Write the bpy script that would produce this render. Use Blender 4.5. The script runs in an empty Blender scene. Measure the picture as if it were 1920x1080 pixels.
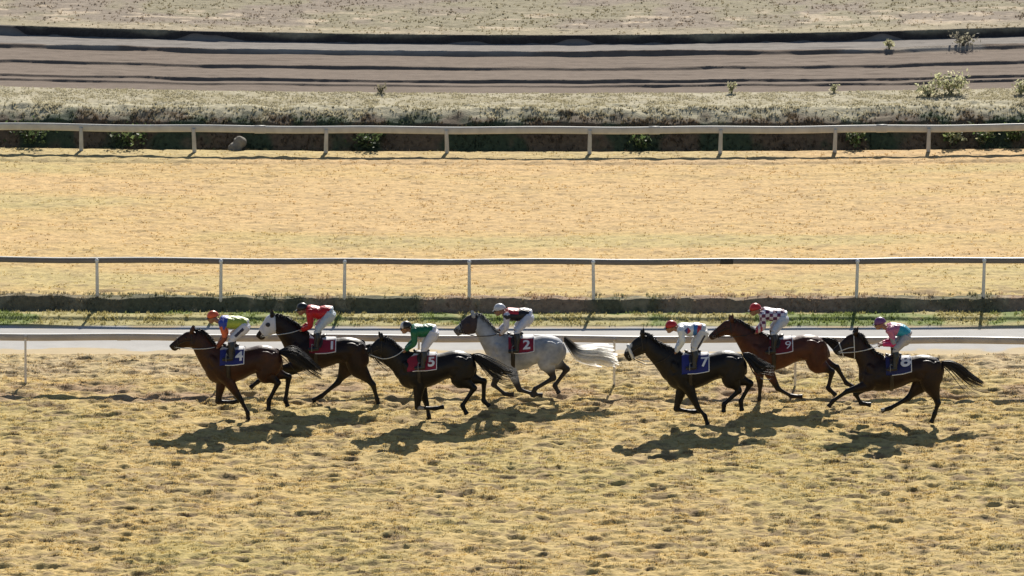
import bpy, math, random
import numpy as np
from mathutils import Vector

random.seed(7)
RNG = np.random.default_rng(11)
SC = bpy.context.scene
COL = SC.collection

# ------------------------------------------------------------------ camera
CAM_H, CAM_D, TILT, FPX = 25.0, 110.0, math.radians(11.4), 9588.0
cam_data = bpy.data.cameras.new('camera')
cam = bpy.data.objects.new('camera', cam_data)
COL.objects.link(cam)
cam.location = (0, -CAM_D, CAM_H)
cam.rotation_euler = (math.pi / 2 - TILT, 0, 0)
cam_data.sensor_width = 36.0
cam_data.lens = FPX / 1920 * 36.0
cam_data.clip_start = 1.0
cam_data.clip_end = 20000.0
SC.camera = cam

# ------------------------------------------------------------------ sky, sun, exposure
SUN_EL, SUN_AZ = math.radians(34), math.radians(8)      # azimuth from +Y (away from camera) towards +X
world = bpy.data.worlds.new('World')
SC.world = world
world.use_nodes = True
wn = world.node_tree
sky = wn.nodes.new('ShaderNodeTexSky')
sky.sky_type = 'NISHITA'
sky.sun_disc = False
sky.sun_elevation = SUN_EL
sky.sun_rotation = SUN_AZ
sky.altitude = 1500
sky.dust_density = 1.5
bg = wn.nodes['Background']
bg.inputs['Strength'].default_value = 0.06
wn.links.new(sky.outputs[0], bg.inputs['Color'])
sun_data = bpy.data.lights.new('sun', 'SUN')
sun_data.energy = 4.6
sun_data.angle = math.radians(0.5)
sun_data.color = (1.0, 0.94, 0.84)
sun = bpy.data.objects.new('sun', sun_data)
COL.objects.link(sun)
sdir = Vector((math.sin(SUN_AZ) * math.cos(SUN_EL), math.cos(SUN_AZ) * math.cos(SUN_EL), math.sin(SUN_EL)))
sun.rotation_euler = sdir.to_track_quat('Z', 'Y').to_euler()
sun.location = sdir * 60
SC.view_settings.view_transform = 'Standard'
SC.view_settings.look = 'None'
SC.view_settings.exposure = 0.7
SC.view_settings.gamma = 1.0
SC.view_settings.use_curve_mapping = False


# ------------------------------------------------------------------ helpers
def at(u, v, Y):
    """photo pixel (1920 wide) on the vertical plane at depth Y -> world point"""
    dx, dy = (u - 960) / FPX, (540 - v) / FPX
    ct, st = math.cos(TILT), math.sin(TILT)
    d = np.array([dx, ct + dy * st, -st + dy * ct])
    k = (Y + CAM_D) / d[1]
    return np.array([0, -CAM_D, CAM_H]) + d * k


def _hash(ix, iy, seed):
    h = (ix.astype(np.int64) * 374761393 + iy.astype(np.int64) * 668265263 + seed * 974634777) & 0x7fffffff
    h = ((h ^ (h >> 13)) * 1274126177) & 0x7fffffff
    h = h ^ (h >> 16)
    return (h & 0xffff) / 65535.0


def vnoise(x, y, s, seed=0):
    x = np.asarray(x) / s
    y = np.asarray(y) / s
    ix, iy = np.floor(x), np.floor(y)
    fx, fy = x - ix, y - iy
    fx = fx * fx * fx * (fx * (fx * 6 - 15) + 10)
    fy = fy * fy * fy * (fy * (fy * 6 - 15) + 10)
    a, b = _hash(ix, iy, seed), _hash(ix + 1, iy, seed)
    c, d = _hash(ix, iy + 1, seed), _hash(ix + 1, iy + 1, seed)
    return (a + (b - a) * fx) * (1 - fy) + (c + (d - c) * fx) * fy


def fbm(x, y, s, n=3, seed=0):
    t, a, tot = 0, 1.0, 0
    for i in range(n):
        t = t + a * vnoise(x + 17.3 * i, y - 9.1 * i, s / 2 ** i, seed + i * 13)
        tot += a
        a *= 0.5
    return t / tot


def smooth(a, b, x):
    t = np.clip((np.asarray(x) - a) / (b - a), 0, 1)
    return t * t * (3 - 2 * t)


def new_mesh(name, verts, faces):
    me = bpy.data.meshes.new(name)
    verts = np.asarray(verts, dtype=np.float32)
    if isinstance(faces, np.ndarray):
        n, k = faces.shape
        me.vertices.add(len(verts))
        me.vertices.foreach_set('co', verts.ravel())
        me.loops.add(n * k)
        me.loops.foreach_set('vertex_index', faces.astype(np.int32).ravel())
        me.polygons.add(n)
        me.polygons.foreach_set('loop_start', np.arange(0, n * k, k, dtype=np.int32))
        me.update(calc_edges=True)
    else:
        me.from_pydata([tuple(map(float, v)) for v in verts], [], faces)
        me.update()
    return me


def set_smooth(me, on=True):
    me.polygons.foreach_set('use_smooth', [on] * len(me.polygons))
    me.update()


def set_cols(me, cols):
    ca = me.color_attributes.new('Col', 'FLOAT_COLOR', 'POINT')
    c = np.ones((len(me.vertices), 4), dtype=np.float32)
    c[:, :3] = cols
    ca.data.foreach_set('color', c.ravel())


def coords(me):
    v = np.empty(len(me.vertices) * 3, dtype=np.float32)
    me.vertices.foreach_get('co', v)
    return v.reshape(-1, 3)


def link(name, me, mat=None, parent=None):
    o = bpy.data.objects.new(name, me)
    COL.objects.link(o)
    if mat is not None:
        me.materials.append(mat)
    if parent is not None:
        o.parent = parent
    return o


def tag(o, label=None, cat=None, group=None, kind=None):
    if label: o['label'] = label
    if cat: o['category'] = cat
    if group: o['group'] = group
    if kind: o['kind'] = kind
    return o


def empty(name, loc):
    o = bpy.data.objects.new(name, None)
    COL.objects.link(o)
    o.location = loc
    o.empty_display_size = 0.3
    return o


def material(name, col=(0.5, 0.5, 0.5), rough=0.7, attr=False, var=0.25, nscale=20.0, bump=0.0, bscale=60.0,
             sheen=0.0, translucent=0.0, spec=0.5):
    m = bpy.data.materials.new(name)
    m.use_nodes = True
    nt = m.node_tree
    b = nt.nodes['Principled BSDF']
    b.inputs['Roughness'].default_value = rough
    b.inputs['Specular IOR Level'].default_value = spec
    if sheen:
        b.inputs['Sheen Weight'].default_value = sheen
        b.inputs['Sheen Roughness'].default_value = 0.4
    tc = nt.nodes.new('ShaderNodeTexCoord')
    no = nt.nodes.new('ShaderNodeTexNoise')
    no.inputs['Scale'].default_value = nscale
    no.inputs['Detail'].default_value = 4
    nt.links.new(tc.outputs['Object'], no.inputs['Vector'])
    mr = nt.nodes.new('ShaderNodeMapRange')
    mr.inputs[1].default_value = 0.3
    mr.inputs[2].default_value = 0.7
    mr.inputs[3].default_value = 1 - var
    mr.inputs[4].default_value = 1 + var
    nt.links.new(no.outputs[0], mr.inputs[0])
    mx = nt.nodes.new('ShaderNodeMix')
    mx.data_type = 'RGBA'
    mx.blend_type = 'MULTIPLY'
    mx.inputs[0].default_value = 1.0
    if attr:
        a = nt.nodes.new('ShaderNodeVertexColor')
        a.layer_name = 'Col'
        nt.links.new(a.outputs[0], mx.inputs[6])
    else:
        mx.inputs[6].default_value = (*col, 1)
    nt.links.new(mr.outputs[0], mx.inputs[7])
    nt.links.new(mx.outputs[2], b.inputs['Base Color'])
    if bump:
        n2 = nt.nodes.new('ShaderNodeTexNoise')
        n2.inputs['Scale'].default_value = bscale
        n2.inputs['Detail'].default_value = 3
        nt.links.new(tc.outputs['Object'], n2.inputs['Vector'])
        bp = nt.nodes.new('ShaderNodeBump')
        bp.inputs['Strength'].default_value = 1.0
        bp.inputs['Distance'].default_value = bump
        nt.links.new(n2.outputs[0], bp.inputs['Height'])
        nt.links.new(bp.outputs[0], b.inputs['Normal'])
    if translucent:
        tr = nt.nodes.new('ShaderNodeBsdfTranslucent')
        nt.links.new(mx.outputs[2], tr.inputs['Color'])
        ms = nt.nodes.new('ShaderNodeMixShader')
        ms.inputs[0].default_value = translucent
        nt.links.new(b.outputs[0], ms.inputs[1])
        nt.links.new(tr.outputs[0], ms.inputs[2])
        nt.links.new(ms.outputs[0], nt.nodes['Material Output'].inputs['Surface'])
    return m


M = {
    'turf': material('turf', rough=0.9, attr=True, var=0.22, nscale=9, bump=0.02, bscale=22, spec=0.15),
    'blade': material('grass_blades', rough=0.8, attr=True, var=0.2, nscale=6, translucent=0.5, spec=0.2),
    'leaf': material('weed_leaves', rough=0.6, attr=True, var=0.25, nscale=5, translucent=0.5, spec=0.3),
    'dirt': material('dirt', rough=0.95, attr=True, var=0.12, nscale=3, bump=0.01, bscale=30, spec=0.1),
    'path': material('pale_path', rough=0.9, attr=True, var=0.06, nscale=2.5, bump=0.004, bscale=40, spec=0.2),
    'rail_white': material('white_rail_plastic', (0.72, 0.71, 0.68), 0.4, var=0.08, nscale=3),
    'rail_shade': material('rail_face_shade', (0.44, 0.40, 0.355), 0.55, var=0.18, nscale=2.5),  # darkened colour paints the shade on the near rail's white face
    'rail_grey': material('weathered_rail', (0.50, 0.49, 0.44), 0.55, var=0.12, nscale=4),
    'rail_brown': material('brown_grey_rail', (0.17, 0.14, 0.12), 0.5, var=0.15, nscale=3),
    'post': material('post_paint', (0.74, 0.69, 0.60), 0.6, var=0.1, nscale=6),
    'coat': material('horse_coat', rough=0.46, attr=True, var=0.25, nscale=7, bump=0.012, bscale=7, spec=0.25),
    'coat_pale': material('pale_coat', rough=0.6, attr=True, var=0.16, nscale=12, bump=0.004, bscale=14, spec=0.35),
    'hair': material('horse_hair', rough=0.5, attr=True, var=0.2, nscale=30, spec=0.5),
    'hair_pale': material('pale_horse_hair', rough=0.5, attr=True, var=0.1, nscale=30, spec=0.4, translucent=0.65),
    'skin': material('skin', (0.30, 0.16, 0.10), 0.55, var=0.1, nscale=30),
    'silk': material('silks', rough=0.45, attr=True, var=0.06, nscale=10, bump=0.02, bscale=16, spec=0.4),
    'cloth': material('saddle_cloth', rough=0.75, attr=True, var=0.08, nscale=12, bump=0.003, bscale=50),
    'white': material('white_print', (0.78, 0.78, 0.80), 0.6, var=0.05),
    'boot': material('boot_leather', (0.012, 0.012, 0.014), 0.3, var=0.15),
    'tack': material('tack_leather', (0.02, 0.014, 0.01), 0.5, var=0.2),
    'tack_white': material('white_tack', (0.60, 0.60, 0.58), 0.6, var=0.1),
    'shell': material('helmet_cover', rough=0.38, attr=True, var=0.06, nscale=20),
    'lens': material('goggle_lens', (0.03, 0.03, 0.035), 0.15, var=0.05),
    'metal': material('bit_metal', (0.22, 0.22, 0.22), 0.35, var=0.05),
    'eye': material('eye', (0.006, 0.005, 0.004), 0.12, var=0.05),
    'rock': material('pale_rock', (0.20, 0.18, 0.145), 0.9, var=0.2, nscale=8, bump=0.03, bscale=7),
    'bark': material('stem', (0.12, 0.10, 0.06), 0.9),
}

# ------------------------------------------------------------------ the ground: one profile across the course, swept along it
PY = np.array([-60, 6.25, 6.33, 9.33, 9.45, 9.85, 9.95, 10.62, 10.82, 11.2, 29.2, 29.5, 29.8, 31.5, 31.75, 32.45, 33.3,
               35.9, 36.05, 37.28, 37.36, 37.75, 38.0, 38.09, 38.6, 40.3, 40.42, 40.85, 42.92, 43.08, 43.5, 45.15, 45.28, 46.0, 400])
PZ = np.array([0, 0, -0.02, -0.02, 0.015, 0.03, 0.10, 0.08, 0.36, 0.38, 0.38, 0.32, 0.38, 0.38, 0.28, 1.02, 1.30,
               1.32, 1.26, 1.26, 1.34, 1.27, 1.27, 1.37, 1.28, 1.28, 1.40, 1.30, 1.30, 1.47, 1.34, 1.34, 1.60, 1.62, 1.62])


def bow(x, yp):
    return np.interp(yp, [0, 9, 11, 32, 36, 46], [0, 0, 0.5, 0.8, 1.4, 2.2]) * np.minimum(((x - 1) / 17.0) ** 2, 6)


def height(x, yp):
    """ground height at x, course depth yp (before bowing)"""
    wob = (fbm(x, yp * 0, 1.6, 3, 5) - 0.5)
    zone_bank = smooth(10.2, 10.6, yp) * (1 - smooth(11, 11.3, yp)) + smooth(31.4, 31.8, yp) * (1 - smooth(33.5, 34.5, yp)) \
        + smooth(36.8, 37.2, yp)
    z = np.interp(yp + wob * zone_bank * np.where(yp > 36, 0.35, 0.28), PY, PZ)
    tm = smooth(36.2, 36.6, yp) * (1 - smooth(44.6, 45.0, yp))
    kk = 0.40 + 0.75 * fbm(x, np.floor(yp / 1.35) * 7.0, 4.5, 3, 66)
    zb_ = np.interp(yp, [36, 43.2, 45], [1.26, 1.30, 1.34])
    z = z + tm * (kk - 1) * (z - zb_)
    turf = 1 - smooth(6.1, 6.3, yp)
    upper = smooth(10.8, 11.2, yp) * (1 - smooth(31.3, 31.6, yp))
    field = smooth(45.6, 46.2, yp)
    rough = turf + upper * 0.42 + field * 0.5
    n1 = fbm(x * 0.6, yp, 0.25, 2, 21) - 0.5
    n2 = fbm(x * 0.6, yp, 0.125, 1, 33) - 0.5
    n0 = fbm(x, yp, 2.6, 2, 8) - 0.5
    divot = smooth(0.66, 0.78, vnoise(x * 0.6, yp, 0.16, 77)) * smooth(0.2, 0.5, vnoise(x, yp, 1.5, 78))
    churn = smooth(-0.6, 0.6, yp) * (1 - smooth(2.2, 3.2, yp))
    z = z + rough * (n1 * 0.085 + n2 * 0.062 + n0 * 0.025) - rough * divot * (0.030 + 0.03 * churn)
    z = z - rough * 0.022 * smooth(0.70, 0.80, vnoise(x * 0.55, yp, 0.17, 201)) * smooth(0.25, 0.5, vnoise(x, yp, 1.1, 202))
    rutmask = np.exp(-((yp - 1.75 + 0.3 * np.sin(x * 0.31)) / 0.09) ** 2) * smooth(0.4, 0.6, vnoise(x, yp * 0, 1.4, 91))
    z = z - rutmask * 0.09 * turf
    verge = smooth(9.35, 9.5, yp) * (1 - smooth(10.5, 10.7, yp))
    bank = smooth(10.5, 10.65, yp) * (1 - smooth(11.0, 11.3, yp))
    ditch = smooth(31.5, 31.9, yp) * (1 - smooth(33.6, 34.2, yp))
    verge2 = smooth(33.2, 33.8, yp) * (1 - smooth(35.7, 36.0, yp))
    z = z + (verge * 0.04 + bank * 0.12 + ditch * 0.13 + verge2 * 0.07) * (fbm(x, yp, 0.5, 3, 44) - 0.5)
    track = smooth(36, 36.3, yp) * (1 - smooth(45, 45.3, yp))
    ridge = smooth(36.9, 37.2, yp)
    z = z + track * (0.012 + 0.05 * ridge * vnoise(x, yp * 0 + 4, 5.0, 3)) * (fbm(x * 0.6, yp * 2, 0.6, 3, 55) - 0.5)
    return z


def mixc(a, b, t):
    t = np.clip(t, 0, 1)[:, None]
    return np.asarray(a) * (1 - t) + np.asarray(b) * t


STRAW, GOLD, OLIVE, EARTH = (0.49, 0.36, 0.145), (0.53, 0.37, 0.135), (0.42, 0.34, 0.115), (0.25, 0.17, 0.09)
PALE = (0.50, 0.39, 0.23)


def turf_col(x, yp):
    big = fbm(x, yp, 3.2, 3, 101)
    mid = fbm(x, yp, 0.7, 3, 102)
    fine = fbm(x * 0.6, yp, 0.20, 2, 103)
    c = np.tile(np.array(STRAW), (len(x), 1))
    c = mixc(c, GOLD, np.clip((mid - 0.4) * 2.2, 0, 1)) if c.ndim == 1 else c + (np.array(GOLD) - c) * np.clip((mid - 0.4) * 2.2, 0, 1)[:, None]
    green = np.clip((big - 0.5) * 1.8, 0, 0.6)
    blob = np.exp(-(((x - 6.6) / 1.9) ** 2 + ((yp - 3.2) / 0.9) ** 2)) + 0.5 * np.exp(-(((x + 4.2) / 2.5) ** 2 + ((yp - 0.2) / 0.6) ** 2)) \
        + 0.4 * np.exp(-(((x - 6) / 6) ** 2 + ((yp - 24) / 3.0) ** 2))
    green = np.clip(green + blob * 0.8, 0, 0.85)
    c = c + (np.array(OLIVE) - c) * green[:, None]
    near = smooth(3.2, 4.4, yp) * (1 - smooth(6.3, 6.6, yp))
    c = c + (np.array(PALE) - c) * (near * np.clip(0.75 - green, 0, 1))[:, None]
    churn = smooth(0.6, 1.6, yp) * (1 - smooth(2.6, 3.6, yp)) * smooth(0.42, 0.62, fbm(x, yp * 1.4, 1.3, 3, 104))
    edge = smooth(29.0, 29.6, yp) * (1 - smooth(31.6, 31.7, yp))
    c = c + (np.array((0.34, 0.22, 0.14)) - c) * (churn * 0.75)[:, None]
    c = c + (np.array((0.52, 0.36, 0.23)) - c) * (edge * 0.8)[:, None]
    dash = smooth(0.70, 0.80, vnoise(x * 0.55, yp, 0.17, 201)) * smooth(0.25, 0.5, vnoise(x, yp, 1.1, 202)) * (1 - smooth(12, 16, yp) * 0.55)
    c = c + (np.array((0.15, 0.10, 0.045)) - c) * (dash * 0.75)[:, None]
    warm = smooth(11, 13, yp) * (1 - smooth(43, 44, yp))
    c = c + (np.array((0.54, 0.365, 0.15)) - c) * (warm * (0.75 - 0.5 * green))[:, None]
    bands = fbm(x * 0.16, yp, 2.6, 3, 106)
    c = c + (np.array((0.43, 0.36, 0.15)) - c) * (warm * smooth(0.52, 0.68, bands) * 0.6)[:, None]
    c = c + (np.array((0.55, 0.365, 0.165)) - c) * (warm * (1 - smooth(0.34, 0.48, bands)) * 0.6)[:, None]
    bare = smooth(0.60, 0.72, fine) * (0.6 - 0.3 * warm)
    c = c + (np.array(EARTH) - c) * bare[:, None]
    far = smooth(44.9, 45.1, yp)
    gf = np.array((0.215, 0.172, 0.128))
    gf2 = np.array((0.225, 0.195, 0.120))
    cf = gf + (gf2 - gf) * smooth(0.4, 0.6, fbm(x, yp, 2.5, 3, 111))[:, None]
    pal = smooth(0.62, 0.72, fbm(x * 0.7, yp, 0.55, 2, 112)) * (1 - smooth(48.5, 51, yp))
    cf = cf + (np.array((0.46, 0.37, 0.26)) - cf) * (pal * 0.8)[:, None]
    rim = 1 - smooth(46.0, 47.0, yp)
    cf = cf + (np.array((0.33, 0.28, 0.17)) - cf) * (rim * 0.6)[:, None]
    bank_shade = 1 - smooth(45.25, 45.36, yp)  # near-black colour paints shade on the field edge's camera-facing drop
    cf = cf + (np.array((0.05, 0.042, 0.038)) - cf) * bank_shade[:, None]
    return c + (cf - c) * far[:, None]


def verge_col(x, yp):
    n = fbm(x, yp, 0.9, 3, 121)
    c = np.array((0.36, 0.31, 0.13)) + (np.array((0.17, 0.21, 0.06)) - np.array((0.36, 0.31, 0.13))) * smooth(0.42, 0.62, n)[:, None]
    return c


def bank_col(x, yp):
    n = fbm(x, yp, 1.4, 3, 131)
    a, b, d = np.array((0.13, 0.125, 0.07)), np.array((0.30, 0.21, 0.135)), np.array((0.34, 0.28, 0.17))
    side = smooth(-9, -1, x)
    c = a + (b - a) * (smooth(0.35, 0.6, n) * (0.3 + 0.7 * side))[:, None]
    return c + (d - c) * (smooth(0.6, 0.7, fbm(x, yp, 0.35, 2, 132)) * 0.6)[:, None]


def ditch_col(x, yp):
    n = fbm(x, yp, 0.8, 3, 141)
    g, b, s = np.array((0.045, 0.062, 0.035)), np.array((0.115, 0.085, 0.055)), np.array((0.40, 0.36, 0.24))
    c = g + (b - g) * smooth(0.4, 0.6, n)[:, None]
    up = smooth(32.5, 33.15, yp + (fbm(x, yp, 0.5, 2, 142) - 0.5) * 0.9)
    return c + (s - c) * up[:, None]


def dirt_col(x, yp):
    n = fbm(x * 0.5, yp, 1.2, 3, 151)
    c = np.array((0.150, 0.115, 0.090)) + (np.array((0.185, 0.145, 0.113)) - np.array((0.150, 0.115, 0.090))) * n[:, None]
    grass = smooth(43.5, 43.7, yp) * (1 - smooth(45.1, 45.2, yp))
    c = c + (np.array((0.21, 0.19, 0.17)) - c) * grass[:, None]
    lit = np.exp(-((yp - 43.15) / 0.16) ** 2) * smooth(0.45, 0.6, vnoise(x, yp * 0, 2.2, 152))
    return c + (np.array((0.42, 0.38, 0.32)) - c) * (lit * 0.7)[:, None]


def path_col(x, yp):
    n = fbm(x * 0.35, yp, 0.9, 3, 161)
    cr = smooth(0.0, 0.25, 6.75 - yp + (fbm(x, yp, 1.1, 4, 162) - 0.5) * 1.7) + smooth(0.0, 0.2, yp - 9.2 + (fbm(x, yp, 0.7, 3, 163) - 0.5) * 0.7)
    c = np.array((0.34, 0.33, 0.315)) + (np.array((0.42, 0.405, 0.375)) - np.array((0.34, 0.33, 0.315))) * n[:, None]
    return c + (np.array((0.46, 0.36, 0.21)) - c) * np.clip(cr, 0, 1)[:, None]


def strip(name, y0, y1, dx, dy, colf, mat, label=None, xr=16.0, kind='structure'):
    fine = np.arange(-xr, xr + dx / 2, dx)
    outer = np.array([0.3, 0.8, 1.6, 3, 6, 12, 24, 40])
    xs = np.concatenate([-(outer[::-1] + xr), fine, xr + outer])
    ys = np.linspace(y0, y1, max(2, int(round((y1 - y0) / dy)) + 1)) if not isinstance(dy, np.ndarray) else dy
    X, Yp = np.meshgrid(xs, ys)
    X, Yp = X.ravel(), Yp.ravel()
    Z = height(X, Yp)
    V = np.stack([X, Yp + bow(X, Yp), Z], 1)
    nx, ny = len(xs), len(ys)
    i = (np.arange(ny - 1)[:, None] * nx + np.arange(nx - 1)[None, :]).ravel()
    F = np.stack([i, i + 1, i + nx + 1, i + nx], 1)
    me = new_mesh(name, V, F)
    set_smooth(me)
    set_cols(me, colf(X, Yp))
    o = link(name, me, mat)
    tag(o, kind=kind)
    return o


strip('grass_track', -18, 6.28, 0.055, 0.05, turf_col, M['turf'], xr=13.5)
strip('service_path', 6.28, 9.40, 0.1, 0.06, path_col, M['path'])
strip('grass_verge', 9.40, 10.55, 0.07, 0.035, verge_col, M['turf'], xr=13.5)
strip('grass_bank', 10.55, 11.1, 0.06, 0.025, bank_col, M['turf'], xr=14)
strip('upper_grass_track', 11.1, 31.55, 0.085, 0.075, turf_col, M['turf'], xr=16)
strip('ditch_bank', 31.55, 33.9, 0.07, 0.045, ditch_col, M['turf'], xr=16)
strip('bank_top_verge', 33.9, 36.0, 0.08, 0.05, lambda x, y: np.array((0.34, 0.30, 0.195)) + 0.14 * (fbm(x, y, 0.6, 3, 171) - 0.5)[:, None], M['turf'], xr=17)
strip('dirt_track', 36.0, 45.17, 0.10, 0.045, dirt_col, M['dirt'], xr=18)
strip('grass_field', 45.17, 70, 0.11, np.concatenate([np.arange(45.17, 46.2, 0.05), np.arange(46.2, 58, 0.1), np.array([59, 62, 68, 80, 110, 170, 400.])]), turf_col, M['turf'], xr=19)
# far and surrounding ground, to the horizon
gm = new_mesh('ground', [(-4000, -4000, -0.6), (4000, -4000, -0.6), (4000, 4000, -0.6), (-4000, 4000, -0.6)], np.array([[0, 1, 2, 3]]))
set_cols(gm, np.tile(np.array((0.36, 0.29, 0.17)), (4, 1)))
tag(link('ground', gm, M['turf']), kind='structure')


# ------------------------------------------------------------------ grass blades (stuff)
def blades(name, n, xr, y0, y1, hmin, hmax, width, colf, label, cat, dens=None, lean=0.5, mat='blade', per=4):
    x = RNG.uniform(-xr, xr, n)
    y = RNG.uniform(y0, y1, n)
    if dens is not None:
        keep = RNG.uniform(0, 1, n) < dens(x, y)
        x, y = x[keep], y[keep]
    n = len(x)
    x = np.repeat(x, per) + RNG.normal(0, 0.025, n * per)
    y = np.repeat(y, per) + RNG.normal(0, 0.025, n * per)
    n = n * per
    z = height(x, y)
    h = RNG.uniform(hmin, hmax, n)
    a = RNG.uniform(0, 2 * math.pi, n)
    la = RNG.uniform(0, 2 * math.pi, n)
    ll = RNG.uniform(0, lean, n) * h
    w = width * RNG.uniform(0.6, 1.4, n)
    yy = y + bow(x, y)
    p0 = np.stack([x - np.cos(a) * w, yy - np.sin(a) * w, z - 0.01], 1)
    p1 = np.stack([x + np.cos(a) * w, yy + np.sin(a) * w, z - 0.01], 1)
    p2 = np.stack([x + np.cos(la) * ll, yy + np.sin(la) * ll, z + h], 1)
    V = np.stack([p0, p1, p2], 1).reshape(-1, 3)
    F = np.arange(3 * n).reshape(-1, 3)
    me = new_mesh(name, V, F)
    c = colf(x, y) * RNG.uniform(0.75, 1.2, n)[:, None]
    set_cols(me, np.repeat(c, 3, axis=0))
    o = link(name, me, M[mat])
    tag(o, label, cat, kind='stuff')
    return o


def clump(s, lo, hi, seed):
    return lambda x, y: 0.15 + 0.85 * smooth(lo, hi, fbm(x, y, s, 2, seed))


blades('dry_grass', 100000, 13, -16, 6.2, 0.010, 0.034, 0.013, turf_col,
       'dry straw coloured grass tufts on the near racing track', 'grass', clump(0.42, 0.42, 0.62, 21))
blades('upper_dry_grass', 16000, 15.5, 11.2, 31.4, 0.010, 0.036, 0.018, turf_col,
       'golden dry grass tufts between the two far rails', 'grass', clump(0.5, 0.42, 0.62, 21))
blades('verge_grass', 7000, 14, 9.45, 11.3, 0.025, 0.08, 0.014, lambda x, y: np.where((y < 10.5)[:, None], verge_col(x, y), bank_col(x, y) * 1.3),
       'green and straw grass fringe beside the pale path', 'grass', clump(0.5, 0.35, 0.6, 23))
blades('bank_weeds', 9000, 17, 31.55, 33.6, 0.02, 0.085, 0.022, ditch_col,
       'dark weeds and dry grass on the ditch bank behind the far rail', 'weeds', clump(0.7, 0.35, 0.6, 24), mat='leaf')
blades('bank_top_grass', 12000, 17, 33.6, 35.9, 0.015, 0.055, 0.02, lambda x, y: np.array((0.40, 0.36, 0.24)) + 0.1 * (fbm(x, y, 0.6, 3, 171) - 0.5)[:, None],
       'pale dry grass along the bank top beside the dirt track', 'grass', clump(0.5, 0.35, 0.6, 26))
blades('field_grass', 9000, 18, 45.4, 58, 0.015, 0.06, 0.025, turf_col,
       'pale dry grass of the field beyond the dirt track', 'grass', clump(0.6, 0.4, 0.65, 25))


# ------------------------------------------------------------------ generic shape builders
def catmull(arr, k):
    arr = np.asarray(arr, float)
    n = len(arr)
    out = []
    for i in range(n - 1):
        p0, p1, p2, p3 = arr[max(i - 1, 0)], arr[i], arr[i + 1], arr[min(i + 2, n - 1)]
        for j in range(k):
            t = j / k
            out.append(0.5 * ((2 * p1) + (-p0 + p2) * t + (2 * p0 - 5 * p1 + 4 * p2 - p3) * t * t + (-p0 + 3 * p1 - 3 * p2 + p3) * t ** 3))
    out.append(arr[-1])
    return np.array(out)


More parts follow.
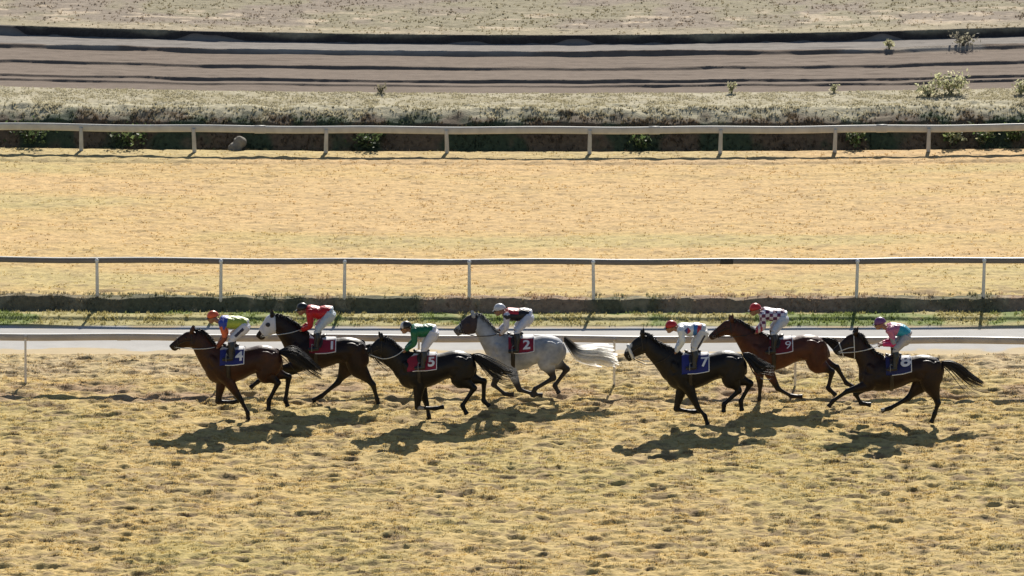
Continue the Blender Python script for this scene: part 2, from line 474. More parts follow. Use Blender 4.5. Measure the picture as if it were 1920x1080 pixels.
class Geo:
    def __init__(self):
        self.v, self.f = [], []

    def add(self, v, f):
        b = len(self.v)
        self.v.extend([tuple(map(float, p)) for p in v])
        self.f.extend([tuple(i + b for i in q) for q in f])

    def loft(self, c, a, b, n=16, cap=True, power=1.0):
        v, f = [], []
        m = len(c)
        for i in range(m):
            for j in range(n):
                t = 2 * math.pi * j / n
                ca, sa = math.cos(t), math.sin(t)
                if power != 1.0:
                    ca = math.copysign(abs(ca) ** power, ca)
                    sa = math.copysign(abs(sa) ** power, sa)
                v.append(c[i] + a[i] * ca + b[i] * sa)
        for i in range(m - 1):
            for j in range(n):
                k = (j + 1) % n
                f.append((i * n + j, i * n + k, (i + 1) * n + k, (i + 1) * n + j))
        if cap:
            f.append(tuple(range(n))[::-1])
            f.append(tuple((m - 1) * n + j for j in range(n)))
        self.add(v, f)

    def tube(self, pts, rad, lat=1.0, n=12, k=3, smoothp=True):
        """rad: list of radii; lat: sideways (Y) ratio, number or list"""
        pts = np.asarray(pts, float)
        rad = np.asarray(rad, float)
        lat = np.full(len(rad), lat) if np.isscalar(lat) else np.asarray(lat, float)
        if smoothp and len(pts) > 2:
            arr = catmull(np.column_stack([pts, rad, lat]), k)
            pts, rad, lat = arr[:, :3], arr[:, 3], arr[:, 4]
        c, a, b = [], [], []
        for i in range(len(pts)):
            t = pts[min(i + 1, len(pts) - 1)] - pts[max(i - 1, 0)]
            t = t / (np.linalg.norm(t) + 1e-9)
            ref = np.array([0, 1.0, 0]) if abs(t[1]) < 0.9 else np.array([1.0, 0, 0])
            bb = ref - t * np.dot(ref, t)
            bb /= np.linalg.norm(bb)
            aa = np.cross(bb, t)
            c.append(pts[i]); a.append(aa * rad[i]); b.append(bb * rad[i] * lat[i])
        self.loft(c, a, b, n)

    def ball(self, c, ax, ay, az, nu=14, nv=9, rot=0.0):
        """ellipsoid; rot = pitch about Y"""
        c = np.asarray(c, float)
        v, f = [], []
        cr, sr = math.cos(rot), math.sin(rot)
        for i in range(nv + 1):
            p = math.pi * i / nv
            for j in range(nu):
                t = 2 * math.pi * j / nu
                x, y, z = ax * math.sin(p) * math.cos(t), ay * math.sin(p) * math.sin(t), az * math.cos(p)
                v.append(c + np.array([x * cr + z * sr, y, -x * sr + z * cr]))
        for i in range(nv):
            for j in range(nu):
                k = (j + 1) % nu
                f.append((i * nu + j, (i + 1) * nu + j, (i + 1) * nu + k, i * nu + k))
        self.add(v, f)

    def box(self, c, s, rotz=0.0):
        c = np.asarray(c, float)
        v = []
        for dz in (-1, 1):
            for dx, dy in ((-1, -1), (1, -1), (1, 1), (-1, 1)):
                v.append(c + np.array([dx * s[0] / 2, dy * s[1] / 2, dz * s[2] / 2]))
        self.add(v, [(3, 2, 1, 0), (4, 5, 6, 7), (0, 1, 5, 4), (1, 2, 6, 5), (2, 3, 7, 6), (3, 0, 4, 7)])

    def mesh(self, name, origin=None, sm=True):
        v = np.array(self.v)
        if origin is not None:
            v = v - np.asarray(origin)
        me = bpy.data.meshes.new(name)
        me.from_pydata([tuple(p) for p in v], [], self.f)
        me.update()
        if sm:
            set_smooth(me)
        return me

    def remesh(self, name, origin, voxel, it=3, fac=0.5):
        """fuse everything in here into one continuous skin"""
        me = self.mesh('tmp', origin)
        o = bpy.data.objects.new('tmp', me)
        COL.objects.link(o)
        r = o.modifiers.new('r', 'REMESH')
        r.mode = 'VOXEL'
        r.voxel_size = voxel
        s = o.modifiers.new('s', 'SMOOTH')
        s.factor = fac
        s.iterations = it
        dg = bpy.context.evaluated_depsgraph_get()
        out = bpy.data.meshes.new_from_object(o.evaluated_get(dg))
        out.name = name
        bpy.data.objects.remove(o)
        bpy.data.meshes.remove(me)
        set_smooth(out)
        return out


def seg_dist(P, a, b):
    a, b = np.asarray(a), np.asarray(b)
    d = b - a
    t = np.clip(((P - a) @ d) / (d @ d), 0, 1)
    return np.linalg.norm(P - (a + t[:, None] * d), axis=1), t


# ------------------------------------------------------------------ rails
def gz(x, yp):
    return float(height(np.array([x]), np.array([yp]))[0])


def x_on(u, Y):
    return (u - 960) * (Y + CAM_D) / math.cos(TILT) / FPX


def running_rail(label, yfun, ztop, prof, rail_mat, posts, post_r, post_front, base_ratio=1.0, joints=(), lit_top_mat=None, cap_mat=None, post_mat='post', xr=34.0, joint_mat='tack'):
    root = empty('running_rail', (0, float(yfun(0)), 0))
    tag(root, label, 'rail')
    org = np.array([0, float(yfun(0)), 0])
    xs = np.arange(-xr, xr + 0.1, 0.5)
    hh, hw = prof
    sag = lambda x: 0.012 * math.sin(x * 1.35 + 0.6) * (1 if xr else 0)
    g = Geo()
    c = [np.array([x, float(yfun(x)), ztop - hh + sag(x)]) for x in xs]
    g.loft(c, [np.array([0, 0, hh])] * len(c), [np.array([0, hw, 0])] * len(c), n=14, power=0.6)
    link('rail', g.mesh('rail', org), M[rail_mat], root)
    if lit_top_mat:  # white strip paints the sunlit top edge of the rail
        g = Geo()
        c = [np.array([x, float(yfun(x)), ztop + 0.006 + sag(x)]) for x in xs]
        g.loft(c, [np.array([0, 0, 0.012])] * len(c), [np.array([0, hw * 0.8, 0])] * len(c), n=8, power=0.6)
        link('lit_top', g.mesh('lit_top', org), M[lit_top_mat], root)
    for x in posts:
        y = float(yfun(x)) - post_front
        zb = -0.1
        yp = y - float(bow(np.array([x]), np.array([y]))[0])
        zb = gz(x, yp) - 0.08
        g = Geo()
        zt = ztop - hh * 0.9
        lean = random.uniform(-0.02, 0.02)
        pts = [(x + lean, y, zb), (x + lean * 0.5, y, zb + (zt - zb) * 0.5), (x, y, zt - 0.14), (x, y + post_front * 0.3, zt)]
        g.tube(pts, [post_r, post_r * 0.95, post_r * 0.9, post_r * 0.9], n=10)
        po = link('post', g.mesh('post', org), M[post_mat], root)
        if cap_mat:
            g = Geo()
            g.ball((x, y, zt + 0.01), post_r * 1.25, post_r * 1.1, 0.05, 10, 6)
            link('bracket', g.mesh('bracket', org), M[cap_mat], po)
    for x in joints:
        g = Geo()
        cc = [np.array([x + d, float(yfun(x + d)), ztop - hh + sag(x)]) for d in (-0.16, -0.15, 0.15, 0.16)]
        sc_ = (0.9, 1.12, 1.12, 0.9)
        g.loft(cc, [np.array([0, 0, hh * s]) for s in sc_], [np.array([0, hw * s, 0]) for s in sc_], n=14, power=0.6)
        link('joint_sleeve', g.mesh('joint_sleeve', org), M[joint_mat], root)
    return root


def bowed(yp):
    return lambda x: yp + float(bow(np.array([x]), np.array([yp]))[0])


r1 = lambda x: 2.95 - 0.019 * x
running_rail('white rail with painted-in sunlit top and shaded face beside the pale path just behind the horses', r1, 1.12, (0.072, 0.045), 'rail_shade',
             [x_on(u, 3) for u in (-320, 45, 415, 785, 1152, 1492, 2230)], 0.028, 0.07, post_mat='post', lit_top_mat='rail_white', joints=[x_on(u, 3) for u in (230, 965, 1680)], joint_mat='rail_shade', cap_mat='rail_shade')
r2 = bowed(10.95)
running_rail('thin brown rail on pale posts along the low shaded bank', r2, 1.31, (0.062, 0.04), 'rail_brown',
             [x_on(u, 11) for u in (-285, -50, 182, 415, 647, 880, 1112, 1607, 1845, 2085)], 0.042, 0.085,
             joints=[x_on(1362, 11)], lit_top_mat='rail_white', cap_mat='rail_white')
r3 = bowed(31.25)
running_rail('weathered white rail in front of the dark overgrown ditch', r3, 1.13, (0.105, 0.05), 'rail_grey',
             [x_on(u, 31.3) for u in (-300, -70, 155, 366, 614, 838, 1105, 1349, 1563, 1738, 1965, 2200)], 0.06, 0.07, post_mat='rail_grey', joints=[x_on(u, 31.3) for u in (490, 1225, 1650)], joint_mat='rail_grey')


# ------------------------------------------------------------------ shrubs and a rock on the ditch bank
def shrub(name, x, yp, h, w, cols, label, n=160, leaf=0.05):
    z = gz(x, yp)
    y = yp + float(bow(np.array([x]), np.array([yp]))[0])
    root = empty(name, (x, y, z))
    tag(root, label, 'plant', 'plants growing on the ditch bank')
    rs = np.random.default_rng(int(abs(x) * 100 + 7))
    g = Geo()
    tips = []
    for i in range(9):
        a = rs.uniform(0, 2 * math.pi)
        r = w * rs.uniform(0.15, 0.9)
        p = np.array([math.cos(a) * r, math.sin(a) * r * 0.8, h * rs.uniform(0.55, 1.0)])
        tips.append(p)
        g.tube([(0, 0, -0.05), p * np.array([0.35, 0.35, 0.5]), p], [0.02, 0.012, 0.005], n=5, k=2)
    link('stem', g.mesh('stem'), M['bark'], root)
    V, cc = [], []
    for i in range(n):
        p = tips[rs.integers(len(tips))] * rs.uniform(0.35, 1.05) + rs.normal(0, 0.09 * w / 0.4, 3) * np.array([1, 1, 0.7])
        p[2] = max(p[2], 0.01)
        d = rs.normal(0, 1, 3); d /= np.linalg.norm(d)
        e = np.cross(d, rs.normal(0, 1, 3)); e /= np.linalg.norm(e)
        L = leaf * rs.uniform(0.7, 1.5)
        V += [p - d * L, p + e * L * 0.5, p + d * L, p - e * L * 0.5]
        c = np.array(cols[rs.integers(len(cols))]) * rs.uniform(0.75, 1.2)
        cc += [c] * 4
    me = new_mesh('foliage', np.array(V), np.arange(4 * n).reshape(-1, 4))
    set_cols(me, np.array(cc))
    link('foliage', me, M['leaf'], root)


GRN = [(0.10, 0.15, 0.05), (0.16, 0.20, 0.08), (0.07, 0.10, 0.04)]
PGR = [(0.55, 0.54, 0.32), (0.46, 0.47, 0.27), (0.60, 0.55, 0.38)]
def ux(u, Y): return x_on(u, Y)
shrub('shrub', ux(1778, 35.5), 35.2, 0.62, 0.52, PGR, 'largest pale green shrub on the bank at the right end', 420, 0.055)
shrub('shrub', ux(1735, 35.5), 34.9, 0.38, 0.40, PGR, 'low pale shrub beside the largest pale green shrub', 200)
shrub('shrub', ux(1908, 35.5), 35.0, 0.42, 0.35, PGR, 'pale shrub cut by the right edge of the picture', 200)
shrub('shrub', ux(1369, 35.8), 35.8, 0.34, 0.16, PGR, 'small round pale shrub alone on the verge by the dirt track', 120, 0.04)
shrub('shrub', ux(1560, 35.8), 35.7, 0.26, 0.15, PGR, 'tiny pale tuft midway between the round and the largest shrubs', 80, 0.04)
shrub('shrub', ux(716, 35.8), 35.7, 0.26, 0.22, [(0.28, 0.25, 0.17), (0.2, 0.18, 0.12)], 'small brownish tuft on the verge left of centre', 110, 0.04)
shrub('shrub', ux(1665, 43), 43.2, 0.28, 0.2, PGR, 'lone pale bush on the ridge of the dirt track', 130, 0.05)
shrub('shrub', ux(1805, 43), 43.2, 0.30, 0.5, [(0.3, 0.28, 0.2), (0.22, 0.2, 0.15)], 'wide greyish bush on the ridge at the far right of the dirt track', 170, 0.05)
shrub('weed', ux(1602, 32), 31.95, 0.50, 0.40, GRN + PGR[:1], 'green weed under the far rail left of the last pair of posts', 160, 0.07)
shrub('weed', ux(1785, 32), 31.95, 0.55, 0.50, GRN + PGR[:2], 'tall weed under the far rail right of its last post', 220, 0.07)
shrub('weed', ux(1842, 32), 31.95, 0.48, 0.36, GRN + PGR[:1], 'bright leafed weed under the far rail near the right edge', 160, 0.07)
shrub('weed', ux(1900, 32), 31.95, 0.50, 0.40, GRN, 'dark green weed under the far rail at the right edge', 160, 0.07)
shrub('weed', ux(245, 32), 31.95, 0.45, 0.75, GRN, 'broad green weed under the far rail between the first two posts', 240, 0.06)
shrub('weed', ux(60, 32), 31.95, 0.45, 0.8, GRN[2:], 'broad dark weed under the far rail at the left edge', 220, 0.06)
shrub('weed', ux(690, 32), 31.95, 0.38, 0.6, GRN[2:], 'dark weed under the far rail left of the fourth post', 200, 0.06)
shrub('weed', ux(1200, 32), 31.95, 0.36, 0.5, GRN, 'green weed under the far rail right of the fifth post', 180, 0.06)
g = Geo()
rx = ux(452, 32)
g.ball((rx, 31.75 + 0.2, 0.55), 0.2, 0.18, 0.17, 16, 10)
g.ball((rx - 0.12, 31.75 + 0.12, 0.4), 0.2, 0.2, 0.2, 14, 8)
me = g.remesh('rock', (rx, 31.95, 0.4), 0.03, 2)
vv = coords(me)
vv = vv * (1 + 0.25 * (fbm(vv[:, 0] + vv[:, 2], vv[:, 1] - vv[:, 2], 0.15, 2, 9) - 0.5))[:, None]
me.vertices.foreach_set('co', vv.ravel()); me.update()
o = link('rock', me, M['rock']); o.location = (rx, 31.95, 0.4)
tag(o, 'pale rock lying in the dark ditch behind the far rail', 'rock')

# ------------------------------------------------------------------ horses
ZS = 1503 / 320.0      # tracing scale of the horses
JS = 997 / 120.0       # tracing scale of the riders
TOR = [  # u along the body, top and bottom as shares of the girth depth, half width
    (0.00, .44, .64, .10), (0.05, .22, .86, .185), (0.13, .08, .97, .235), (0.25, .00, 1.0, .262), (0.38, .03, .965, .285),
    (0.50, .045, .88, .29), (0.60, .03, .775, .285), (0.70, -.01, .73, .28), (0.80, .0, .74, .275), (0.90, .07, .70, .245),
    (0.97, .23, .62, .17), (1.0, .38, .50, .08)]


class Torso:
    """side profile lofted into a barrel; point(u, ang, off) gives a spot on its skin"""
    def __init__(s, T, Y, chest, butt, ywith, ycroup, ybot):
        s.T, s.Y = T, Y
        H = ybot - ywith
        st = []
        for (u, tp, bt, w) in TOR:
            zx = chest + (butt - chest) * u
            base = np.interp(u, [0.2, 0.75], [ywith, ycroup])
            hh = H * (1 - 0.0 * u)
            yt = base + tp * hh
            yb = base + bt * hh + (ywith - ycroup) * min(u, .75) * 0
            pt, pb = T(zx, yt, Y), T(zx, yb, Y)
            st.append([u, *((pt + pb) / 2), *((pt - pb) / 2), w])
        s.st = np.array(st)
        s.chest, s.butt, s.yw, s.yc, s.H = chest, butt, ywith, ycroup, H

    def zp(s, u, f):
        return (s.chest + (s.butt - s.chest) * u, np.interp(u, [0.2, 0.75], [s.yw, s.yc]) + f * s.H)

    def ring(s, u):
        return [np.interp(u, s.st[:, 0], s.st[:, k]) for k in range(1, 8)]

    def point(s, u, ang, off=0.0):
        r = s.ring(u)
        c, a, w = np.array(r[0:3]), np.array(r[3:6]), r[6]
        la = np.linalg.norm(a)
        d = a / la * (la + off) * math.cos(ang) + np.array([0, -1, 0]) * (w + off) * math.sin(ang)
        return c + d

    def loft(s, g):
        arr = catmull(s.st, 3)
        g.loft([p[1:4] for p in arr], [p[4:7] for p in arr], [np.array([0, p[7], 0]) for p in arr], n=24)


def hair_strands(g, roots, n, length, curve, thick, rs, spread):
    for i in range(n):
        t = rs.uniform(0, 1)
        k = t * (len(roots) - 1)
        j = min(int(k), len(roots) - 2)
        p = roots[j] + (roots[j + 1] - roots[j]) * (k - j)
        d = np.array(curve) + rs.normal(0, spread, 3)
        L = length * rs.uniform(0.6, 1.15)
        p1 = p + d * L * 0.5 + np.array([0, 0, 0.01])
        p2 = p + d * L + np.array([0.0, 0, -0.25 * L])
        g.tube([p, p1, p2], [thick, thick * 0.8, thick * 0.2], n=5, k=2)


def build_horse(h):
    x0, y0 = h['org']
    Y = h['Y']

    def T(zx, zy, yy=None):
        return at(x0 + zx / ZS, y0 + zy / ZS, Y if yy is None else yy)
    rs = np.random.default_rng(h['seed'])
    tor = Torso(T, Y, *h['torso'])
    base = T(*tor.zp(0.5, 0.6))
    base = np.array([base[0], Y, 0.0])
    root = empty('horse', base)
    tag(root, h['label'], 'horse', 'racehorses galloping in a bunch')
    g = Geo()
    tor.loft(g)
    # neck and head from crest/underline pairs
    def pair_loft(pairs, k=4, n=18, grow=0.0, gg=None, sl=None):
        rows = []
        for (a, b, c, d, w) in pairs:
            pu, pl = T(a, b), T(c, d)
            rows.append([*((pu + pl) / 2), *((pu - pl) / 2), w])
        arr = catmull(np.array(rows), k)
        if sl: arr = arr[sl[0]:sl[1]]
        A = []
        for p in arr:
            v = p[3:6]
            A.append(v * (1 + grow / np.linalg.norm(v)))
        (gg or g).loft([p[0:3] for p in arr], A, [np.array([0, p[6] + grow, 0]) for p in arr], n=n)
        return arr
    nb = [(*tor.zp(0.30, 0.08), *tor.zp(0.16, 0.9), 0.17)]
    pair_loft(nb + [(*p[0], *p[1], w) for p, w in zip(h['neck'], (0.17, 0.135, 0.105, 0.09))], grow=0.022)
    head = [(*p[0], *p[1], w) for p, w in zip(h['head'], (0.075, 0.10, 0.098, 0.075, 0.06, 0.052, 0.03))]
    harr = pair_loft(head)
    # ears
    poll = T(*h['poll'])
    for s, e in zip((-1, 1), h['ears']):
        tip = T(*e) + np.array([0, s * 0.075, 0.025])
        b0 = poll + np.array([0.0, s * 0.055, -0.02])
        g.tube([b0, b0 * 0.6 + tip * 0.4 + np.array([0.0, s * 0.012, 0]), b0 * 0.25 + tip * 0.75, tip + (tip - b0) * 0.15], [0.046, 0.052, 0.036, 0.012], lat=0.75, n=8)
    # legs
    lower = []
    for side, L in (('near', h['fore'][0]), ('far', h['fore'][1])):
        s = -1 if side == 'near' else 1
        yy = Y + s * 0.135
        sh = T(*tor.zp(0.14, 0.5), Y + s * 0.14)
        el = T(*(L['elbow'] if 'elbow' in L else tor.zp(0.23, 0.86)), yy)
        kn, fe, ho = T(*L['knee'], yy), T(*L['fet'], yy), T(*L['hoof'], yy)
        g.tube([sh, sh * .4 + el * .6, el, el * .55 + kn * .45, el * .15 + kn * .85, kn],
               [0.175, 0.172, 0.145, 0.102, 0.070, 0.067], lat=[0.7, .75, .8, .85, .9, .9], n=14)
        g.tube([el * .1 + kn * .9, kn, kn * .85 + fe * .15, kn * .5 + fe * .5, kn * .15 + fe * .85, fe, fe * .45 + ho * .55],
               [0.058, 0.066, 0.053, 0.043, 0.045, 0.056, 0.045], n=12)
        g.tube([fe * .5 + ho * .5, fe * .4 + ho * .6, ho], [0.038, 0.047, 0.062], n=12, smoothp=False)
        lower.append((kn, fe)); lower.append((fe, ho))
    for side, L in (('near', h['hind'][0]), ('far', h['hind'][1])):
        s = -1 if side == 'near' else 1
        yy = Y + s * 0.14
        hip = T(*tor.zp(0.84, 0.36), Y + s * 0.12)
        st = T(*L['stifle'], yy)
        hk, fe, ho = T(*L['hock'], yy), T(*L['fet'], yy), T(*L['hoof'], yy)
        d = (hk - st); d /= np.linalg.norm(d)
        g.tube([hip, hip * .45 + st * .55, st, st * .62 + hk * .38, st * .25 + hk * .75, hk],
               [0.27, 0.27, 0.225, 0.148, 0.082, 0.074], lat=[0.58, 0.58, .62, .68, .8, .85], n=16)
        g.tube([st * .12 + hk * .88, hk, hk * .85 + fe * .15, hk * .5 + fe * .5, hk * .12 + fe * .88, fe, fe * .45 + ho * .55],
               [0.064, 0.075, 0.060, 0.048, 0.049, 0.060, 0.048], n=12)
        g.tube([fe * .5 + ho * .5, fe * .4 + ho * .6, ho], [0.041, 0.049, 0.063], n=12, smoothp=False)
        lower.append((hk, fe)); lower.append((fe, ho))
    for s in (-1, 1):      # shoulder, haunch, stifle and cheek muscles
        for (u, a, rx, ry, rz, rot) in ((0.15, 1.35, 0.10, 0.06, 0.24, -0.5), (0.22, 1.75, 0.13, 0.06, 0.13, 0.0), (0.80, 1.30, 0.19, 0.05, 0.15, 0.5),
                                        (0.90, 1.45, 0.10, 0.06, 0.20, 0.25), (0.70, 1.9, 0.13, 0.05, 0.16, -0.4)):
            g.ball(tor.point(u, -s * a, -0.04), rx, ry, rz, 14, 9, rot)
        ck = harr[5]
        g.ball(ck[0:3] - ck[3:6] * 0.35 + np.array([0, s * ck[6] * 0.72, 0]), 0.085, 0.04, 0.085, 12, 8)
    mz = harr[-5]
    body = g.remesh('body', base, 0.0145, 8)
    P = coords(body) + base
    ca, cb, cp = (np.array(c) for c in h['coat'])
    col = np.tile(ca, (len(P), 1))
    zrel = (P[:, 2] - 0.9) / 0.6
    n = fbm(P[:, 0] * 1.0 + 5 * h['seed'], P[:, 2], 0.35, 3, h['seed'])
    col = col + (cb - col) * np.clip((n - 0.45) * 3, 0, 1)[:, None]
    dmin = np.full(len(P), 9.0)
    for a, b in lower:
        d, t = seg_dist(P, a, b)
        dmin = np.minimum(dmin, d)
    col = col + (cp - col) * (1 - smooth(h.get('ptr', 0.09), h.get('ptr', 0.09) + 0.2, dmin))[:, None]
    muz = harr[-3][0:3]
    d = np.linalg.norm(P - muz, axis=1)
    col = col + (cp - col) * ((1 - smooth(0.07, 0.2, d)) * 0.8)[:, None]
    for (a, r, c) in h.get('socks', ()):
        q = T(*a)
        dd = np.sqrt((P[:, 0] - q[0]) ** 2 + (P[:, 2] - q[2]) ** 2)
        col = col + (np.array(c) - col) * (1 - smooth(r * 0.8, r * 1.2, dd))[:, None]
    set_cols(body, col)
    link('body', body, M['coat_pale'] if h.get('pale') else M['coat'], root)
    # eyes and nostrils
    er = harr[9]
    for s in (-1, 1):
        g2 = Geo()
        g2.ball(er[0:3] + er[3:6] * 0.35 + np.array([0, s * (er[6] * 0.9), 0]), 0.022, 0.016, 0.022, 10, 6)
        link('eye', g2.mesh('eye', base), M['eye'], root)
        g2 = Geo()
        nr = harr[-6]
        g2.ball(nr[0:3] + nr[3:6] * 0.45 + np.array([0, s * nr[6] * 0.86, 0]), 0.02, 0.012, 0.014, 8, 6)
        link('nostril', g2.mesh('nostril', base), M['eye'], root)
    # mane
    hc = np.array(h['hair'])
    g2 = Geo()
    crest = [T(*p) for p in h['mane']]
    hair_strands(g2, crest, 220, 0.17, (0.5, -0.3, -0.25), 0.011, rs, 0.2)
    hair_strands(g2, crest, 160, 0.085, (0.5, 0.0, 0.45), 0.010, rs, 0.2)
    me = g2.mesh('mane', base)
    set_cols(me, hc[None, :] * (0.7 + 0.6 * RNG.random(len(me.vertices)))[:, None])
    link('mane', me, M['hair'], root)
    # tail
    g2 = Geo()
    tp = np.array([T(*p) for p in h['tail']])
    tpc = catmull(tp, 6)
    tc0 = []
    wid = h.get('tailw', 0.13)
    nst = h.get('strands', 200)
    for i in range(nst):
        off = rs.normal(0, 1, 3) * np.array([0.35, 0.75, 1.0])
        end = rs.uniform(0.55, 1.0) if i > 25 else rs.uniform(0.9, 1.0)
        m = max(4, int(len(tpc) * end))
        pts = []
        for j in range(m):
            t = j / (len(tpc) - 1)
            sp = wid * (0.14 + 0.95 * math.sin(math.pi * min(t * 0.8, 1)) ** 1.3) * 0.55
            pts.append(tpc[j] + off * sp + np.array([0, 0, -0.06 * t * abs(off[2])]))
        if h.get('fan'):
            wv = np.array([0.3, rs.normal(0, 0.5), 0.9]) * 0.016
            rb = []
            for j, p in enumerate(pts):
                t = j / (len(tpc) - 1)
                p = tpc[j] + off * wid * (0.10 + 0.62 * t ** 0.8) * 0.62
                ww = wv * (0.5 + 0.5 * min(1, t * 3)) * (1 if j < len(pts) - 1 else 0.2)
                rb += [p - ww, p + ww]
            g2.add(rb, [(2 * j, 2 * j + 1, 2 * j + 3, 2 * j + 2) for j in range(len(pts) - 1)])
            continue
        r = h.get('strand_r', 0.013)
        g2.tube(pts[::2] if len(pts) > 6 else pts, [r * (1 - 0.75 * (q / (len(pts[::2] if len(pts) > 6 else pts) - 1))) for q in range(len(pts[::2] if len(pts) > 6 else pts))], n=5, k=1, smoothp=False)
    me = g2.mesh('tail', base)
    vt = coords(me) + base
    dd = np.linalg.norm(vt - tp[0], axis=1) / np.linalg.norm(tp[-1] - tp[0])
    tcA, tcB = np.array(h['hair'] if 'tailcol' not in h else h['tailcol'][0]), np.array(h['hair'] if 'tailcol' not in h else h['tailcol'][1])
    cc = tcA + (tcB - tcA) * smooth(0.2, 0.42, dd)[:, None]
    set_cols(me, cc * (0.8 + 0.28 * RNG.random(len(vt)))[:, None])
    link('tail', me, M[h.get('hairmat', 'hair')], root)
    # saddle cloth: a patch of the barrel skin pushed out
    ua, ub, amax = h['cloth_u'][0], h['cloth_u'][1], h.get('cloth_a', 1.42)
    nu, na = 14, 28
    V = []
    for lay in (0.030, 0.016):
        for i in range(nu + 1):
            for j in range(na + 1):
                ang = -amax + 2 * amax * j / na
                u = ua + (ub - ua) * i / nu
                V.append(tor.point(u, ang, lay + 0.004 * math.sin(9 * ang + 20 * u)))
    F = []
    S = (nu + 1) * (na + 1)
    idx = lambda l, i, j: l * S + i * (na + 1) + j
    for i in range(nu):
        for j in range(na):
            F.append((idx(0, i, j), idx(0, i + 1, j), idx(0, i + 1, j + 1), idx(0, i, j + 1)))
            F.append((idx(1, i, j), idx(1, i, j + 1), idx(1, i + 1, j + 1), idx(1, i + 1, j)))
    for i in range(nu):
        for j, q in ((0, 0), (na, 1)):
            F.append((idx(0, i, j), idx(1, i, j), idx(1, i + 1, j), idx(0, i + 1, j)))
    for j in range(na):
        for i in (0, nu):
            F.append((idx(0, i, j), idx(0, i, j + 1), idx(1, i, j + 1), idx(1, i, j)))
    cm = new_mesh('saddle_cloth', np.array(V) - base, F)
    set_smooth(cm)
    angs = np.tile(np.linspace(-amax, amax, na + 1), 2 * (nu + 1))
    set_cols(cm, np.where((np.abs(angs) < h.get('white_top', 0.42))[:, None], np.array((0.66, 0.65, 0.66)), np.array(h['cloth_c'])))  # white across the back, main colour down both sides
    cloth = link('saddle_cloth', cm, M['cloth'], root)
    # white trim along the rear and lower edges, both sides
    for s in (-1, 1):
        g2 = Geo()
        pts = [tor.point(ub, s * a, 0.034) for a in np.linspace(0.25, amax, 8)] + [tor.point(u, s * amax, 0.034) for u in np.linspace(ub - 0.01, ua + 0.07, 8)]
        g2.tube(pts, [0.010] * len(pts), n=6, k=2)
        link('trim', g2.mesh('trim', base), M['white'], cloth)
        # number, laid on the cloth
        cu = bpy.data.curves.new('number', 'FONT')
        cu.body = h['num']
        cu.size = 1.0
        cu.align_x = 'CENTER'
        cu.align_y = 'CENTER'
        cu.offset = 0.0 if h['num'] == '9' else 0.03
        to = bpy.data.objects.new('tmp', cu)
        COL.objects.link(to)
        tm = bpy.data.meshes.new_from_object(to.evaluated_get(bpy.context.evaluated_depsgraph_get()))
        bpy.data.objects.remove(to)
        import bmesh
        bm = bmesh.new(); bm.from_mesh(tm)
        bmesh.ops.subdivide_edges(bm, edges=bm.edges, cuts=4, use_grid_fill=True)
        bm.to_mesh(tm); bm.free()
        uc = h['num_u']; blen = np.linalg.norm(tor.point(1.0, 0) - tor.point(0.0, 0))
        for v in tm.vertices:
            lx, ly = v.co.x, v.co.y
            size = h.get('num_s', 0.33)
            u = uc + (lx * size / blen) * (1 if s > 0 else -1)
            a = h.get('num_a', 0.96) - ly * size / 0.42
            v.co = Vector(tor.point(u, s * a, 0.046) - base)
        tm.name = 'number'
        link('number', tm, M['white'], cloth)
    # saddle and girth
    g2 = Geo()
    us = h['saddle_u']
    top = tor.point(us, 0, 0.05)
    top = top - np.array([0.05, 0, 0.02])
    g2.ball(top, 0.17, 0.13, 0.04, 16, 8)
    g2.tube([top + np.array([0.10, 0, 0.015]), top + np.array([0.16, 0, 0.03]), top + np.array([0.19, 0, 0.02])], [0.03, 0.028, 0.015], lat=[3, 3.4, 3], n=10)
    g2.tube([top + np.array([-0.10, 0, 0.015]), top + np.array([-0.15, 0, 0.035]), top + np.array([-0.17, 0, 0.03])], [0.03, 0.026, 0.015], lat=[2, 1.8, 1.5], n=10)
    for s in (-1, 1):
        pts = [tor.point(us - 0.02, s * a, 0.038) for a in np.linspace(0.2, 1.1, 5)]
        g2.tube(pts, [0.03, 0.08, 0.10, 0.09, 0.05], lat=0.15, n=8)
    link('saddle', g2.mesh('saddle', base), M['tack'], root)
    g2 = Geo()
    pts = [tor.point(us - 0.05, a, 0.012) for a in np.linspace(0.9, 2 * math.pi - 0.9, 24)]
    a = [np.array([0.045, 0, 0])] * len(pts)
    g2.loft(pts, a, [0.012 * (p - tor.point(us - 0.05, 0, 0) * 0 - np.array(tor.ring(us - 0.05)[0:3])) / 0.35 for p in pts], n=6)
    link('girth', g2.mesh('girth', base), M['tack_white'] if h.get('girth_white') else M['tack'], root)
    # bridle
    bm_ = M[h.get('bridle', 'tack')]

    def hring(i, off=0.012):
        r = harr[i]
        la = np.linalg.norm(r[3:6])
        return [r[0:3] + r[3:6] / la * (la + off) * math.cos(t) + np.array([0, -1, 0]) * (r[6] + off) * math.sin(t) for t in np.linspace(0, 2 * math.pi, 17)]
    g2 = Geo()
    nbi = len(harr) - 10
    for i, r in ((nbi, h.get('nb', 0.012)), (5, 0.010)):
        g2.tube(hring(i), [r] * 17, n=6, smoothp=False)
    for s in (4, 12):
        g2.tube([hring(5)[s], hring(9)[s], hring(nbi)[s], hring(len(harr) - 7)[s]], [0.010] * 4, n=6)
    br = link('bridle', g2.mesh('bridle', base), bm_, root)
    bit = {}
    for s, q in ((-1, 4), (1, 12)):
        p = np.array(hring(len(harr) - 7)[q]) * 0.8 + np.array(hring(len(harr) - 7)[8]) * 0.2
        bit[s] = p
        g3 = Geo()
        g3.tube([p + 0.03 * np.array([math.cos(t), 0, math.sin(t)]) for t in np.linspace(0, 2 * math.pi, 11)], [0.006] * 11, n=5, smoothp=False)
        link('bit_ring', g3.mesh('bit_ring', base), M['metal'], br)
